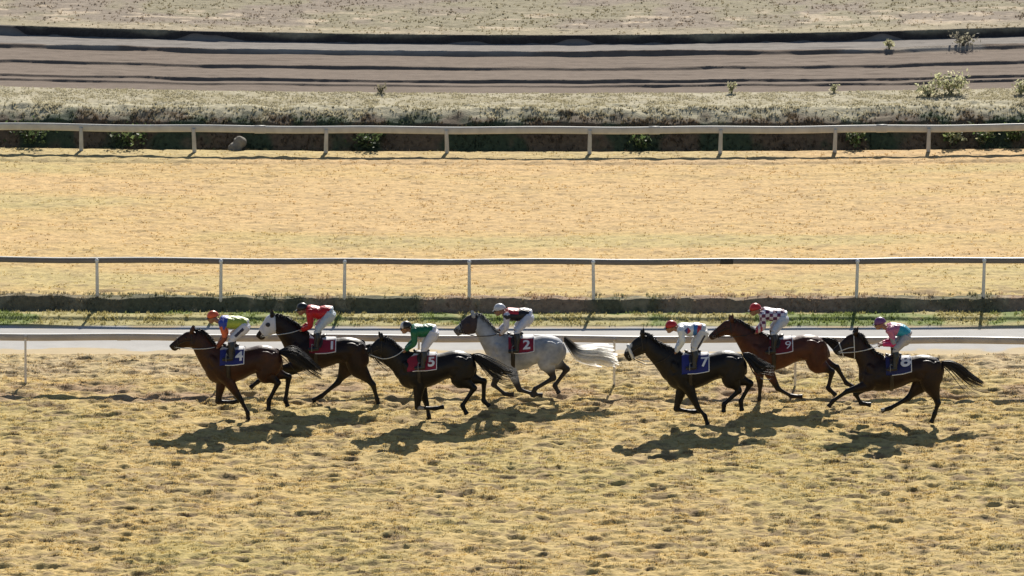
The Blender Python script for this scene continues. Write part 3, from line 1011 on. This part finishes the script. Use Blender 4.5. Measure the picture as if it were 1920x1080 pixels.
    if 'noseroll' in h:
        g2 = Geo()
        g2.tube(hring(nbi, 0.02), [0.035] * 17, n=8, smoothp=False)
        link('sheepskin_noseband', g2.mesh('sheepskin_noseband', base), M['tack_white'], br)
    if 'hood' in h:
        g2 = Geo()
        a, b, c = h['hood']
        pair_loft(head, grow=0.028, gg=g2, sl=(a, b))
        me = g2.mesh('hood', base)
        set_cols(me, np.tile(np.array(c), (len(me.vertices), 1)))
        ho_ = link('hood', me, M['cloth'], root)
        for s in (-1, 1):     # eye cups
            g3 = Geo()
            g3.ball(er[0:3] + er[3:6] * 0.3 + np.array([0.0, s * (er[6] + 0.025), 0]), 0.055, 0.03, 0.05, 12, 8)
            me = g3.mesh('eye_cup', base)
            set_cols(me, np.tile(np.array(h.get('cup', c)), (len(me.vertices), 1)))
            link('eye_cup', me, M['cloth'], ho_)
    return dict(root=root, base=base, tor=tor, bit=bit, T=T, Y=Y, h=h)


def ball_join(g, p, r):
    g.ball(p, r, r, r, 10, 7)


def build_rider(j, H):
    x0, y0 = j['org']
    Y = H['Y']

    def T(p, yy=0.0):
        return at(x0 + p[0] / JS, y0 + p[1] / JS, Y + yy)

    def mir(p):
        return np.array([p[0], 2 * Y - p[1], p[2]])
    seat = T(j['hip'])
    base = np.array([seat[0], Y, seat[2] - 0.25])
    root = empty('person', base)
    tag(root, j['label'], 'person', 'jockeys riding the racehorses')
    head, neck = T(j['head']), T(j['neck'])
    sh, el, ha = T(j['sh'], -0.19), T(j['el'], -0.22), T(j['hand'], -0.09)
    el2, ha2 = mir(T(j.get('el2', j['el']), -0.22)), mir(T(j.get('hand2', j['hand']), -0.09))
    sh2 = mir(sh)
    hip, kn, an = T(j['hip'], -0.10), T(j['knee'], -0.27), T(j['ankle'], -0.335)
    toe = an + np.array([-0.19, 0.0, -0.03])
    shc = np.array([sh[0], Y, sh[2]])
    hpc = np.array([hip[0], Y, hip[2]])
    bt = T(j['back'])
    mid = bt - np.array([0, 0, 0.125])
    mid2 = hpc * 0.5 + mid * 0.5 + np.array([0, 0, 0.03])
    fd = np.array([-math.cos(j.get('pitch', 0.25)), 0, -math.sin(j.get('pitch', 0.25))])   # facing
    ud = np.array([-fd[2] * -1, 0, -fd[0]])
    ud = np.array([fd[2] * -1.0 * -1, 0, -fd[0]]) if False else np.array([-math.sin(j.get('pitch', 0.25)), 0, math.cos(j.get('pitch', 0.25))])

    def torso(g, gr):
        g.tube([neck * .5 + shc * .5, shc, mid, mid2, hpc], np.array([0.07, 0.115, 0.125, 0.12, 0.13]) + gr, lat=[1.2, 1.6, 1.4, 1.35, 1.3], n=18)

    def arm(g, gr, s, cuff=1.0):
        a, b, c = (sh, el, ha) if s < 0 else (sh2, el2, ha2)
        c = b + (c - b) * cuff
        g.tube([a * 0.85 + shc * 0.15, a, a * .5 + b * .5, b, b * .5 + c * .5, c], np.array([0.075, 0.066, 0.052, 0.046, 0.042, 0.030]) + gr, n=12)

    def thigh(g, gr, s):
        a, b = (hip, kn) if s < 0 else (mir(hip), mir(kn))
        m = a * 0.55 + b * 0.45
        g.tube([a, a * 0.75 + b * 0.25 + np.array([0.01, 0, -0.015]), m, b], np.array([0.115, 0.108, 0.088, 0.062]) + gr, n=14)

    def shin(g, gr, s, a0=0.0):
        a, b = (kn, an) if s < 0 else (mir(kn), mir(an))
        a = a + (b - a) * a0
        g.tube([a, a * .65 + b * .35 + np.array([0.015, 0, 0]), a * .3 + b * .7, b], np.array([0.058, 0.058, 0.044, 0.038]) + gr, n=12)

    def foot(g, gr, s):
        b, t = (an, toe) if s < 0 else (mir(an), mir(toe))
        g.tube([b + np.array([0.05, 0, -0.03]), b + np.array([0, 0, -0.03]), b * .5 + t * .5 + np.array([0, 0, -0.025]), t + np.array([0, 0, -0.02])],
               np.array([0.035, 0.045, 0.04, 0.028]) + gr, n=10)

    # body: one skin from head to toes
    g = Geo()
    torso(g, 0)
    g.tube([shc * .35 + neck * .65, neck, head * .6 + neck * .4], [0.062, 0.055, 0.055], n=12)
    g.ball(head + fd * 0.0, 0.098, 0.076, 0.112, 16, 10, rot=-j.get('pitch', 0.25))
    g.ball(head + fd * 0.045 - ud * 0.075, 0.058, 0.052, 0.055, 12, 8)            # jaw
    g.tube([head + fd * 0.085 - ud * 0.005, head + fd * 0.113 - ud * 0.04, head + fd * 0.098 - ud * 0.05], [0.012, 0.017, 0.013], n=8)   # nose
    g.ball(head + fd * 0.092 - ud * 0.078, 0.014, 0.026, 0.009, 8, 6)             # lips
    g.ball(head + fd * 0.082 - ud * 0.105, 0.022, 0.026, 0.018, 8, 6)             # chin
    for s in (-1, 1):
        g.ball(head + np.array([0.012, s * 0.078, -0.02]), 0.018, 0.01, 0.03, 8, 6)
        arm(g, 0, s); thigh(g, 0, s); shin(g, 0, s); foot(g, -0.004, s)
        hp, e_ = (ha, el) if s < 0 else (ha2, el2)
        d = hp - e_
        d = d / np.linalg.norm(d)
        sd = np.array([0, 1.0, 0])
        dn = np.cross(d, sd)
        if dn[2] > 0: dn = -dn
        pc = hp + d * 0.045
        g.tube([hp - d * 0.03, hp + d * 0.01, pc + d * 0.035], [0.026, 0.032, 0.030], lat=[1, 1.25, 1.35], n=10)
        for q, (o_, L) in enumerate(((-0.033, 0.9), (-0.011, 1.0), (0.011, 0.95), (0.033, 0.75))):   # four fingers curled round the rein
            b0 = pc + d * 0.03 + sd * o_
            b1 = b0 + d * 0.035 * L + dn * 0.012
            b2 = b1 + dn * 0.034 * L - d * 0.008
            b3 = b2 - d * 0.028 * L + dn * 0.004
            g.tube([b0, b1, b2, b3], [0.0105, 0.010, 0.009, 0.008], n=7, k=2)
        th = hp + sd * (-s) * 0.03 + d * 0.02
        g.tube([th, th + d * 0.03 + sd * (-s) * 0.02 + dn * 0.012, th + d * 0.055 + dn * 0.03 + sd * (-s) * 0.012], [0.013, 0.011, 0.009], n=7, k=2)
    body = g.remesh('body', base, 0.0085, 2, 0.4)
    link('body', body, M['skin'], root)
    # silks
    g = Geo()
    torso(g, 0.020)
    for s in (-1, 1):
        arm(g, 0.017, s, 0.95)
    me = g.remesh('silks', base, 0.013, 3)
    P = coords(me) + base
    P = P + ((fbm(P[:, 0] * 1.0 + P[:, 1], P[:, 2] * 1.0, 0.10, 2, 3) - 0.5) * 0.02)[:, None] * np.array([0, -1, 0.6])
    me.vertices.foreach_set('co', (P - base).astype(np.float32).ravel()); me.update()
    da, tq = seg_dist(P, sh, el)
    db, tb = seg_dist(P, el, ha)
    dc, t3 = seg_dist(P, sh2, el2)
    dd, t4 = seg_dist(P, el2, ha2)
    darm = np.minimum(np.minimum(da, db), np.minimum(dc, dd))
    up_arm = np.minimum(da, dc) < np.minimum(db, dd)
    axis = hpc - shc
    tt = ((P - shc) @ axis) / (axis @ axis)          # 0 shoulder .. 1 hip
    upv = np.array([-axis[2], 0, axis[0]]); upv /= np.linalg.norm(upv)
    if upv[2] < 0: upv = -upv
    hgt = (P - shc) @ upv
    is_arm = darm < 0.075
    set_cols(me, j['silk'](P, tt, hgt, is_arm, up_arm))
    link('silks', me, M['silk'], root)
    # breeches
    g = Geo()
    g.tube([mid2 * 0.45 + hpc * 0.55, hpc, hpc + (hpc - mid2) * 0.25], np.array([0.125, 0.138, 0.10]) + 0.014, lat=[1.35, 1.3, 1.2], n=18)
    for s in (-1, 1):
        thigh(g, 0.016, s)
        ka, kb = (kn, an) if s < 0 else (mir(kn), mir(an))
        g.tube([ka * 1.0, ka * 0.9 + kb * 0.1, ka * 0.78 + kb * 0.22], [0.074, 0.070, 0.062], n=12)
    me = g.remesh('breeches', base, 0.013, 3)
    P = coords(me) + base
    c = np.tile(np.array(j.get('breech', (0.62, 0.62, 0.66))), (len(P), 1))
    if 'stripe' in j:
        d0, t0 = seg_dist(P, hip, kn)
        a, b, w, sc_ = j['stripe']
        ax = kn - hip
        perp = np.array([-ax[2], 0, ax[0]]); perp /= np.linalg.norm(perp)
        off = np.abs((P - hip) @ perp - j.get('stripe_off', 0.0))
        m = (off < w) & (t0 > a) & (t0 < b) & (P[:, 1] < Y - 0.1)
        c[m] = sc_
    set_cols(me, c)
    link('breeches', me, M['silk'], root)
    for s in (-1, 1):
        g = Geo()
        shin(g, 0.016, s, 0.12); foot(g, 0.008, s)
        me = g.remesh('boot', base, 0.012, 2)
        link('boot', me, M['boot'], root)
    # helmet with peak, strap and goggles
    g = Geo()
    V, F = [], []
    hc_ = head + ud * 0.018 - fd * 0.012
    nu, nv = 20, 9
    for lay in (0, 1):
        k = 1.0 - 0.07 * lay
        for i in range(nv + 1):
            p = 0.53 * math.pi * i / nv + 0.02
            for q in range(nu):
                t = 2 * math.pi * q / nu
                back = 1 + 0.12 * max(0, -math.cos(t)) * (i / nv)
                V.append(hc_ + (fd * math.cos(t) * 0.128 * back + np.array([0, 1, 0]) * math.sin(t) * 0.108) * k * math.sin(p) + ud * 0.125 * k * math.cos(p))
    for lay in (0, 1):
        for i in range(nv):
            for q in range(nu):
                a = lay * (nv + 1) * nu + i * nu + q
                b = lay * (nv + 1) * nu + i * nu + (q + 1) % nu
                F.append((a, a + nu, b + nu, b) if lay == 0 else (a, b, b + nu, a + nu))
        F.append(tuple(lay * (nv + 1) * nu + q for q in range(nu)))
    for q in range(nu):
        a, b = nv * nu + q, nv * nu + (q + 1) % nu
        F.append((a, a + (nv + 1) * nu, b + (nv + 1) * nu, b))
    g.add(V, F)
    me = g.mesh('helmet', base)
    hv = coords(me) + base
    set_cols(me, j['cap'](hv - hc_) if callable(j['cap']) else np.tile(np.array(j['cap']), (len(hv), 1)))
    hel = link('helmet', me, M['shell'], root)
    g = Geo()
    pk = [hc_ + fd * (0.115 + 0.055 * k) + ud * (-0.005 - 0.012 * k) for k in (0, 0.5, 1)]
    g.loft(pk, [ud * 0.008, ud * 0.007, ud * 0.004], [np.array([0, 0.095, 0]), np.array([0, 0.085, 0]), np.array([0, 0.04, 0])], n=12)
    me = g.mesh('peak', base)
    pc_ = j.get('peak', None)
    set_cols(me, np.tile(np.array(pc_ if pc_ is not None else (0.03, 0.03, 0.03)), (len(me.vertices), 1)))
    link('peak', me, M['shell'], hel)
    g = Geo()
    ring = [head + ud * 0.005 + fd * math.cos(t) * 0.112 + np.array([0, math.sin(t) * 0.088, 0]) for t in np.linspace(-2.2, 2.2, 15)]
    g.tube(ring, [0.012] * 15, n=6, smoothp=False)
    gg = link('goggles', g.mesh('goggles', base), M['tack'], hel)
    for s in (-1, 1):
        g = Geo()
        g.ball(head + ud * 0.003 + fd * 0.098 + np.array([0, s * 0.034, 0]), 0.018, 0.033, 0.026, 10, 6)
        link('lens', g.mesh('lens', base), M['lens'], gg)
    # reins run from the bit to the hands and belong to the horse's tack; stirrups hang from the saddle
    rt, hb = H['root'], H['base']
    for s, hp in ((-1, ha), (1, ha2)):
        g = Geo()
        p0 = H['bit'][s]
        sg = j.get('sag', -0.05)
        q1 = p0 * 0.62 + hp * 0.38 + np.array([0, 0, sg * 0.9])
        q2 = p0 * 0.28 + hp * 0.72 + np.array([0, 0, sg * 0.6])
        q1[1], q2[1] = Y + s * 0.165, Y + s * 0.185
        g.tube([p0 + np.array([0, s * 0.01, 0]), q1, q2, hp + np.array([-0.05, 0, 0])], [0.009] * 4, n=6, k=6)
        link('rein', g.mesh('rein', hb), M[j.get('rein', 'tack')], rt)
        g = Geo()
        a_, t_ = (an, toe) if s < 0 else (mir(an), mir(toe))
        c = a_ * 0.45 + t_ * 0.55 + np.array([0, 0, -0.03])
        tp = H['tor'].point(H['h']['saddle_u'] - 0.02, (1 if s < 0 else -1) * 1.0, 0.05)
        g.tube([tp, c + np.array([0, 0, 0.11])], [0.012, 0.010], n=6, smoothp=False)
        g.tube([c + np.array([0, 0.055 * math.cos(t), 0.11 * max(0, math.sin(t)) - 0.045 * (math.sin(t) < 0)]) for t in np.linspace(0, 2 * math.pi, 13)], [0.008] * 13, n=6, smoothp=False)
        link('stirrup', g.mesh('stirrup', hb), M['metal'], rt)
    return root


# coat colours: main, lighter patches, points (lower legs and muzzle)
BAY = ((0.034, 0.0115, 0.006), (0.052, 0.017, 0.008), (0.010, 0.0055, 0.004))
DARKBAY = ((0.015, 0.0075, 0.0055), (0.024, 0.0105, 0.0065), (0.006, 0.0045, 0.004))
BLACK = ((0.007, 0.0058, 0.006), (0.010, 0.0075, 0.0072), (0.005, 0.004, 0.004))
CHEST = ((0.070, 0.0225, 0.012), (0.090, 0.029, 0.015), (0.012, 0.007, 0.006))
GREY = ((0.40, 0.41, 0.43), (0.26, 0.275, 0.30), (0.030, 0.026, 0.024))
BLUE_C, RED_C, WINE_C = (0.012, 0.02, 0.16), (0.24, 0.008, 0.03), (0.14, 0.006, 0.02)
DKH = (0.006, 0.005, 0.005)

HORSES = [
    dict(org=(300, 570), Y=-0.45, seed=1, label='leading bay horse with dark blue saddle cloth under the rider in yellow and orange',
         torso=(395, 1080, 380, 366, 705),
         neck=[((545, 378), (405, 590)), ((455, 335), (360, 520)), ((395, 262), (322, 450)), ((330, 240), (296, 398))],
         head=[((335, 262), (330, 385)), ((290, 240), (300, 392)), ((235, 245), (255, 385)), ((190, 272), (205, 388)), ((140, 312), (165, 398)), ((100, 345), (138, 414)), ((76, 368), (110, 408))],
         poll=(275, 245), ears=[(306, 200), (292, 205)], mane=[(300, 238), (350, 235), (400, 258), (440, 318), (500, 372)],
         fore=[dict(elbow=(590, 660), knee=(715, 850), fet=(772, 958), hoof=(776, 1018)), dict(elbow=(550, 640), knee=(508, 862), fet=(640, 866), hoof=(695, 852))],
         hind=[dict(stifle=(937, 622), hock=(1040, 692), fet=(960, 850), hoof=(955, 938)), dict(stifle=(982, 602), hock=(1135, 640), fet=(1105, 848), hoof=(1125, 905))],
         tail=[(1050, 425), (1130, 425), (1220, 460), (1330, 535), (1450, 615)], tailw=0.17, coat=BAY, hair=DKH,
         cloth_u=(0.20, 0.51), cloth_c=BLUE_C, num='4', num_u=0.45, saddle_u=0.36, bridle='tack'),
    dict(org=(460, 550), Y=1.0, seed=2, label='dark horse in a white hood beside the leading bay horse',
         torso=(365, 1088, 372, 392, 672),
         neck=[((560, 365), (385, 580)), ((450, 282), (345, 470)), ((350, 215), (300, 385)), ((275, 190), (268, 345))],
         head=[((285, 215), (285, 330)), ((242, 192), (262, 345)), ((195, 210), (240, 350)), ((160, 265), (205, 365)), ((125, 320), (180, 388)), ((100, 355), (160, 408)), ((90, 378), (135, 412))],
         poll=(235, 205), ears=[(240, 152), (226, 165)], mane=[(240, 190), (300, 195), (360, 218), (455, 275), (540, 345)],
         fore=[dict(elbow=(470, 640), knee=(300, 660), fet=(410, 700), hoof=(455, 690)), dict(elbow=(470, 640), knee=(230, 720), fet=(115, 775), hoof=(42, 832))],
         hind=[dict(stifle=(997, 662), hock=(1125, 805), fet=(1160, 930), hoof=(1172, 984)), dict(stifle=(902, 647), hock=(815, 785), fet=(670, 905), hoof=(590, 945))],
         tail=[(1060, 470), (1120, 480), (1190, 530), (1270, 590)], tailw=0.12, coat=DARKBAY, hair=DKH,
         hood=(2, 17, (0.62, 0.63, 0.66)), cup=(0.03, 0.03, 0.035),
         cloth_u=(0.28, 0.60), cloth_c=RED_C, num='1', num_u=0.555, saddle_u=0.41, bridle='tack_white'),
    dict(org=(670, 580), Y=-0.55, seed=3, label='black horse carrying the rider in plain green silks',
         torso=(350, 1048, 385, 366, 705),
         neck=[((520, 385), (355, 600)), ((420, 368), (310, 530)), ((320, 300), (245, 475)), ((255, 248), (205, 425))],
         head=[((262, 275), (240, 395)), ((225, 252), (215, 425)), ((180, 258), (190, 430)), ((145, 290), (160, 432)), ((112, 325), (135, 432)), ((92, 355), (118, 428)), ((84, 378), (105, 420))],
         poll=(215, 258), ears=[(216, 212), (190, 216)], mane=[(215, 248), (265, 252), (320, 300), (385, 360), (460, 385)],
         fore=[dict(elbow=(540, 660), knee=(528, 868), fet=(680, 874), hoof=(765, 858)), dict(elbow=(555, 660), knee=(610, 835), fet=(628, 930), hoof=(640, 980))],
         hind=[dict(stifle=(912, 617), hock=(1030, 692), fet=(925, 848), hoof=(965, 925)), dict(stifle=(957, 597), hock=(1115, 632), fet=(1112, 805), hoof=(1165, 855))],
         tail=[(1015, 410), (1090, 430), (1190, 490), (1310, 545), (1445, 560)], tailw=0.15, coat=BLACK, hair=DKH, socks=[((560, 862), 0.07, (0.3, 0.28, 0.26))],
         cloth_u=(0.13, 0.50), cloth_c=RED_C, num='5', num_u=0.435, saddle_u=0.33, bridle='tack'),
    dict(org=(840, 550), Y=1.35, seed=4, label='grey horse with a brown hood and long white tail', pale=True,
         torso=(362, 1042, 366, 372, 690),
         neck=[((520, 365), (372, 580)), ((430, 350), (305, 460)), ((340, 252), (265, 380)), ((270, 190), (240, 340))],
         head=[((275, 212), (262, 325)), ((232, 198), (235, 342)), ((180, 205), (205, 348)), ((135, 240), (160, 352)), ((95, 275), (128, 358)), ((60, 302), (105, 372)), ((42, 325), (80, 374))],
         poll=(228, 205), ears=[(218, 160), (205, 172)], mane=[(235, 188), (285, 195), (340, 250), (430, 345), (480, 358)],
         fore=[dict(elbow=(545, 650), knee=(628, 848), fet=(745, 886), hoof=(835, 898)), dict(elbow=(470, 650), knee=(400, 805), fet=(500, 885), hoof=(580, 892))],
         hind=[dict(stifle=(872, 612), hock=(930, 745), fet=(765, 842), hoof=(745, 915)), dict(stifle=(927, 592), hock=(1050, 665), fet=(940, 812), hoof=(978, 882))],
         tail=[(1025, 400), (1075, 455), (1140, 520), (1220, 545), (1330, 550), (1420, 570), (1490, 590)], tailw=0.26, strands=210, fan=True, hairmat='hair_pale', coat=GREY, ptr=0.13, hair=(0.10, 0.10, 0.10),
         tailcol=((0.06, 0.055, 0.05), (0.92, 0.91, 0.88)), hood=(2, 15, (0.045, 0.030, 0.032)),
         cloth_u=(0.25, 0.58), cloth_c=RED_C, num='2', num_u=0.485, saddle_u=0.36, girth_white=False, bridle='tack'),
    dict(org=(1150, 580), Y=-1.0, seed=5, label='black horse with a white blaze and white sheepskin noseband',
         torso=(455, 1178, 388, 366, 712),
         neck=[((620, 385), (455, 610)), ((520, 350), (405, 540)), ((390, 300), (340, 455)), ((300, 222), (285, 395))],
         head=[((310, 245), (300, 375)), ((260, 225), (270, 392)), ((205, 250), (235, 405)), ((160, 290), (195, 420)), ((122, 330), (172, 440)), ((98, 370), (158, 456)), ((90, 405), (130, 458))],
         poll=(258, 235), ears=[(264, 172), (245, 200)], mane=[(275, 215), (330, 240), (390, 298), (470, 330), (560, 375)],
         fore=[dict(elbow=(655, 680), knee=(745, 868), fet=(805, 935), hoof=(832, 1020)), dict(elbow=(610, 670), knee=(552, 880), fet=(700, 904), hoof=(770, 898))],
         hind=[dict(stifle=(1047, 627), hock=(1108, 715), fet=(975, 835), hoof=(970, 908)), dict(stifle=(1082, 607), hock=(1210, 650), fet=(1122, 808), hoof=(1132, 895))],
         tail=[(1145, 400), (1200, 420), (1260, 475), (1340, 500), (1435, 505)], tailw=0.13, coat=BLACK, hair=DKH, noseroll=True,
         socks=[((135, 312), 0.075, (0.55, 0.54, 0.52)), ((112, 350), 0.05, (0.5, 0.49, 0.47))],
         cloth_u=(0.20, 0.53), cloth_c=BLUE_C, num='7', num_u=0.475, saddle_u=0.36, cloth_a=1.55, bridle='tack'),
    dict(org=(1310, 550), Y=1.0, seed=6, label='reddish brown horse with long plain face behind the blazed black horse',
         torso=(420, 1138, 388, 366, 690),
         neck=[((600, 380), (425, 590)), ((470, 325), (370, 490)), ((390, 268), (328, 415)), ((330, 238), (300, 375))],
         head=[((340, 262), (328, 372)), ((292, 235), (298, 378)), ((235, 240), (255, 372)), ((190, 275), (210, 378)), ((140, 320), (165, 392)), ((105, 352), (130, 410)), ((84, 375), (105, 408))],
         poll=(288, 240), ears=[(296, 190), (275, 205)], mane=[(300, 235), (355, 245), (420, 285), (480, 325), (580, 375)],
         fore=[dict(elbow=(600, 660), knee=(698, 840), fet=(815, 905), hoof=(915, 912)), dict(elbow=(530, 650), knee=(542, 815), fet=(535, 925), hoof=(530, 978))],
         hind=[dict(stifle=(1052, 627), hock=(1175, 690), fet=(1140, 835), hoof=(1208, 900)), dict(stifle=(1082, 612), hock=(1215, 650), fet=(1300, 790), hoof=(1360, 822))],
         tail=[(1095, 395), (1160, 405), (1230, 445), (1300, 520)], tailw=0.09, coat=CHEST, hair=(0.016, 0.010, 0.008),
         cloth_u=(0.28, 0.56), cloth_c=WINE_C, num='9', num_s=0.30, num_u=0.505, saddle_u=0.38, bridle='tack'),
    dict(org=(1540, 580), Y=-0.85, seed=7, label='last dark horse in a white bridle with its foreleg reaching forward',
         torso=(338, 1082, 415, 404, 722),
         neck=[((540, 415), (342, 640)), ((470, 385), (335, 520)), ((395, 310), (310, 450)), ((340, 225), (298, 420))],
         head=[((345, 245), (325, 395)), ((298, 212), (300, 432)), ((240, 225), (262, 432)), ((190, 268), (220, 420)), ((148, 310), (188, 412)), ((112, 342), (160, 410)), ((98, 362), (125, 398))],
         poll=(292, 218), ears=[(320, 162), (300, 180)], mane=[(310, 212), (350, 230), (400, 315), (460, 375), (540, 410)],
         fore=[dict(elbow=(420, 668), knee=(230, 720), fet=(105, 805), hoof=(62, 860)), dict(elbow=(430, 650), knee=(300, 745), fet=(350, 828), hoof=(438, 842))],
         hind=[dict(stifle=(967, 662), hock=(1028, 825), fet=(1000, 915), hoof=(968, 1000)), dict(stifle=(882, 652), hock=(762, 785), fet=(610, 868), hoof=(525, 895))],
         tail=[(1060, 470), (1140, 480), (1230, 530), (1330, 600), (1450, 655)], tailw=0.13, coat=DARKBAY, hair=(0.014, 0.010, 0.008),
         cloth_u=(0.30, 0.60), cloth_c=(0.012, 0.016, 0.09), num='8', num_s=0.46, num_a=0.72, white_top=0.25, num_u=0.535, saddle_u=0.42, bridle='tack_white', cloth_a=1.5, socks=[((540, 885), 0.05, (0.4, 0.38, 0.34))]),
]

WHT, NAVY = np.array((0.68, 0.68, 0.72)), np.array((0.012, 0.014, 0.08))


def flat(c, n):
    return np.tile(np.array(c), (n, 1))


def silk1(P, t, h, arm, up):
    c = flat((0.34, 0.42, 0.06), len(P))
    c[t < 0.22] = (0.03, 0.06, 0.36)
    c[arm & (h < -0.02)] = (0.62, 0.13, 0.05)
    c[arm & ~up] = (0.20, 0.05, 0.03)
    return c


def silk2(P, t, h, arm, up):
    c = flat((0.50, 0.008, 0.015), len(P))
    return c


def silk3(P, t, h, arm, up):
    return flat((0.008, 0.13, 0.06), len(P))


def silk4(P, t, h, arm, up):
    c = flat((0.012, 0.012, 0.015), len(P))
    c[(t < 0.5) & (h > 0.04)] = (0.45, 0.02, 0.03)
    c[arm] = (0.62, 0.60, 0.66)
    return c


def silk5(P, t, h, arm, up):
    c = flat((0.66, 0.70, 0.74), len(P))
    k = np.floor(t * 7.0 + 0.3)
    c[(t > 0.55) & (t < 0.72)] = (0.04, 0.16, 0.42)
    c[(t > 0.72) & (t < 0.9)] = (0.42, 0.02, 0.04)
    dm = np.abs(t - 0.30) * 3.6 + np.abs(h - 0.01) * 7
    c[(dm < 0.55) & (t < 0.3)] = (0.02, 0.05, 0.22)
    c[(dm < 0.55) & (t >= 0.3)] = (0.42, 0.02, 0.04)
    return c


def silk6(P, t, h, arm, up):
    c = flat((0.68, 0.64, 0.70), len(P))
    a = np.floor(P[:, 0] / 0.085) + np.floor((P[:, 2] + 0.02) / 0.075)
    c[np.mod(a, 2) == 0] = (0.11, 0.012, 0.07)
    c[arm & ~up] = np.where((np.mod(np.floor(P[:, 0] / 0.05), 2) == 0)[:, None], np.array((0.40, 0.04, 0.08)), np.array((0.66, 0.60, 0.62)))[arm & ~up]
    return c


def silk7(P, t, h, arm, up):
    c = flat((0.02, 0.28, 0.40), len(P))
    pink = (0.50, 0.15, 0.26)
    c[(t < 0.42)] = pink
    c[arm & up & (h < -0.15)] = (0.28, 0.30, 0.34)
    c[arm & ~up] = (0.60, 0.03, 0.14)
    return c


def cap_white_band(v):
    c = flat((0.60, 0.60, 0.62), len(v))
    return c


BR = (0.60, 0.60, 0.66)
RIDERS = [
    dict(org=(380, 570), label='jockey in yellow, blue and orange silks and orange cap on the leading bay', head=(152, 205), neck=(228, 262), sh=(300, 300), el=(345, 520), hand=(235, 672), back=(490, 200), hip=(665, 345),
         knee=(440, 560), ankle=(440, 830), silk=silk1, cap=(0.62, 0.10, 0.03), breech=BR, stripe=(0.22, 0.78, 0.03, (0.02, 0.02, 0.05)), stripe_off=0.0, rein='tack_white', sag=-0.02),
    dict(org=(540, 555), label='jockey in red silks and black cap on the white hooded horse', head=(218, 205), neck=(275, 235), sh=(335, 255), el=(345, 470), hand=(215, 530), back=(490, 180), hip=(670, 275),
         knee=(450, 545), ankle=(445, 800), silk=silk2, cap=(0.015, 0.015, 0.015), breech=(0.50, 0.56, 0.60), rein='tack_white', sag=0.0),
    dict(org=(740, 590), label='jockey in plain green silks and dark cap', head=(170, 200), neck=(242, 240), sh=(300, 262), el=(305, 450), hand=(170, 555), back=(430, 165), hip=(610, 275),
         knee=(455, 540), ankle=(440, 800), silk=silk3, cap=lambda v: np.where((v[:, 0] < -0.055)[:, None], np.array((0.6, 0.6, 0.62)), np.array((0.02, 0.02, 0.02))), breech=BR, rein='tack_white', sag=-0.12),
    dict(org=(910, 555), label='jockey in black and red silks with white sleeves on the grey horse', head=(215, 215), neck=(288, 258), sh=(335, 300), el=(325, 490), hand=(245, 590), hand2=(215, 560), back=(500, 205), hip=(690, 320),
         knee=(490, 550), ankle=(490, 830), silk=silk4, cap=cap_white_band, breech=(0.56, 0.58, 0.66), rein='tack', sag=-0.06),
    dict(org=(1230, 590), label='jockey in white silks with blue and red bands and red cap', head=(228, 190), neck=(312, 225), sh=(385, 250), el=(415, 415), hand=(310, 585), back=(540, 145), hip=(740, 265),
         knee=(600, 535), ankle=(600, 800), silk=silk5, cap=(0.42, 0.012, 0.015), breech=(0.60, 0.59, 0.58), stripe=(0.2, 0.98, 0.022, (0.03, 0.03, 0.05)), stripe_off=0.05, rein='tack', sag=-0.22),
    dict(org=(1390, 560), label='jockey in white and dark red checked silks and red cap', head=(208, 170), neck=(285, 205), sh=(340, 245), el=(340, 440), hand=(240, 525), back=(520, 170), hip=(670, 300),
         knee=(505, 525), ankle=(505, 800), silk=silk6, cap=(0.52, 0.02, 0.02), breech=(0.52, 0.56, 0.62), rein='tack', sag=-0.03),
    dict(org=(1630, 585), label='jockey in pink and turquoise silks and purple cap on the last horse', head=(158, 180), neck=(240, 235), sh=(325, 285), el=(390, 500), hand=(205, 510), back=(470, 190), hip=(590, 385),
         knee=(410, 590), ankle=(400, 860), silk=silk7, cap=(0.16, 0.05, 0.18), breech=(0.42, 0.40, 0.40), rein='tack_white', sag=-0.03),
]
for hd, jd in zip(HORSES, RIDERS):
    HH = build_horse(hd)
    build_rider(jd, HH)
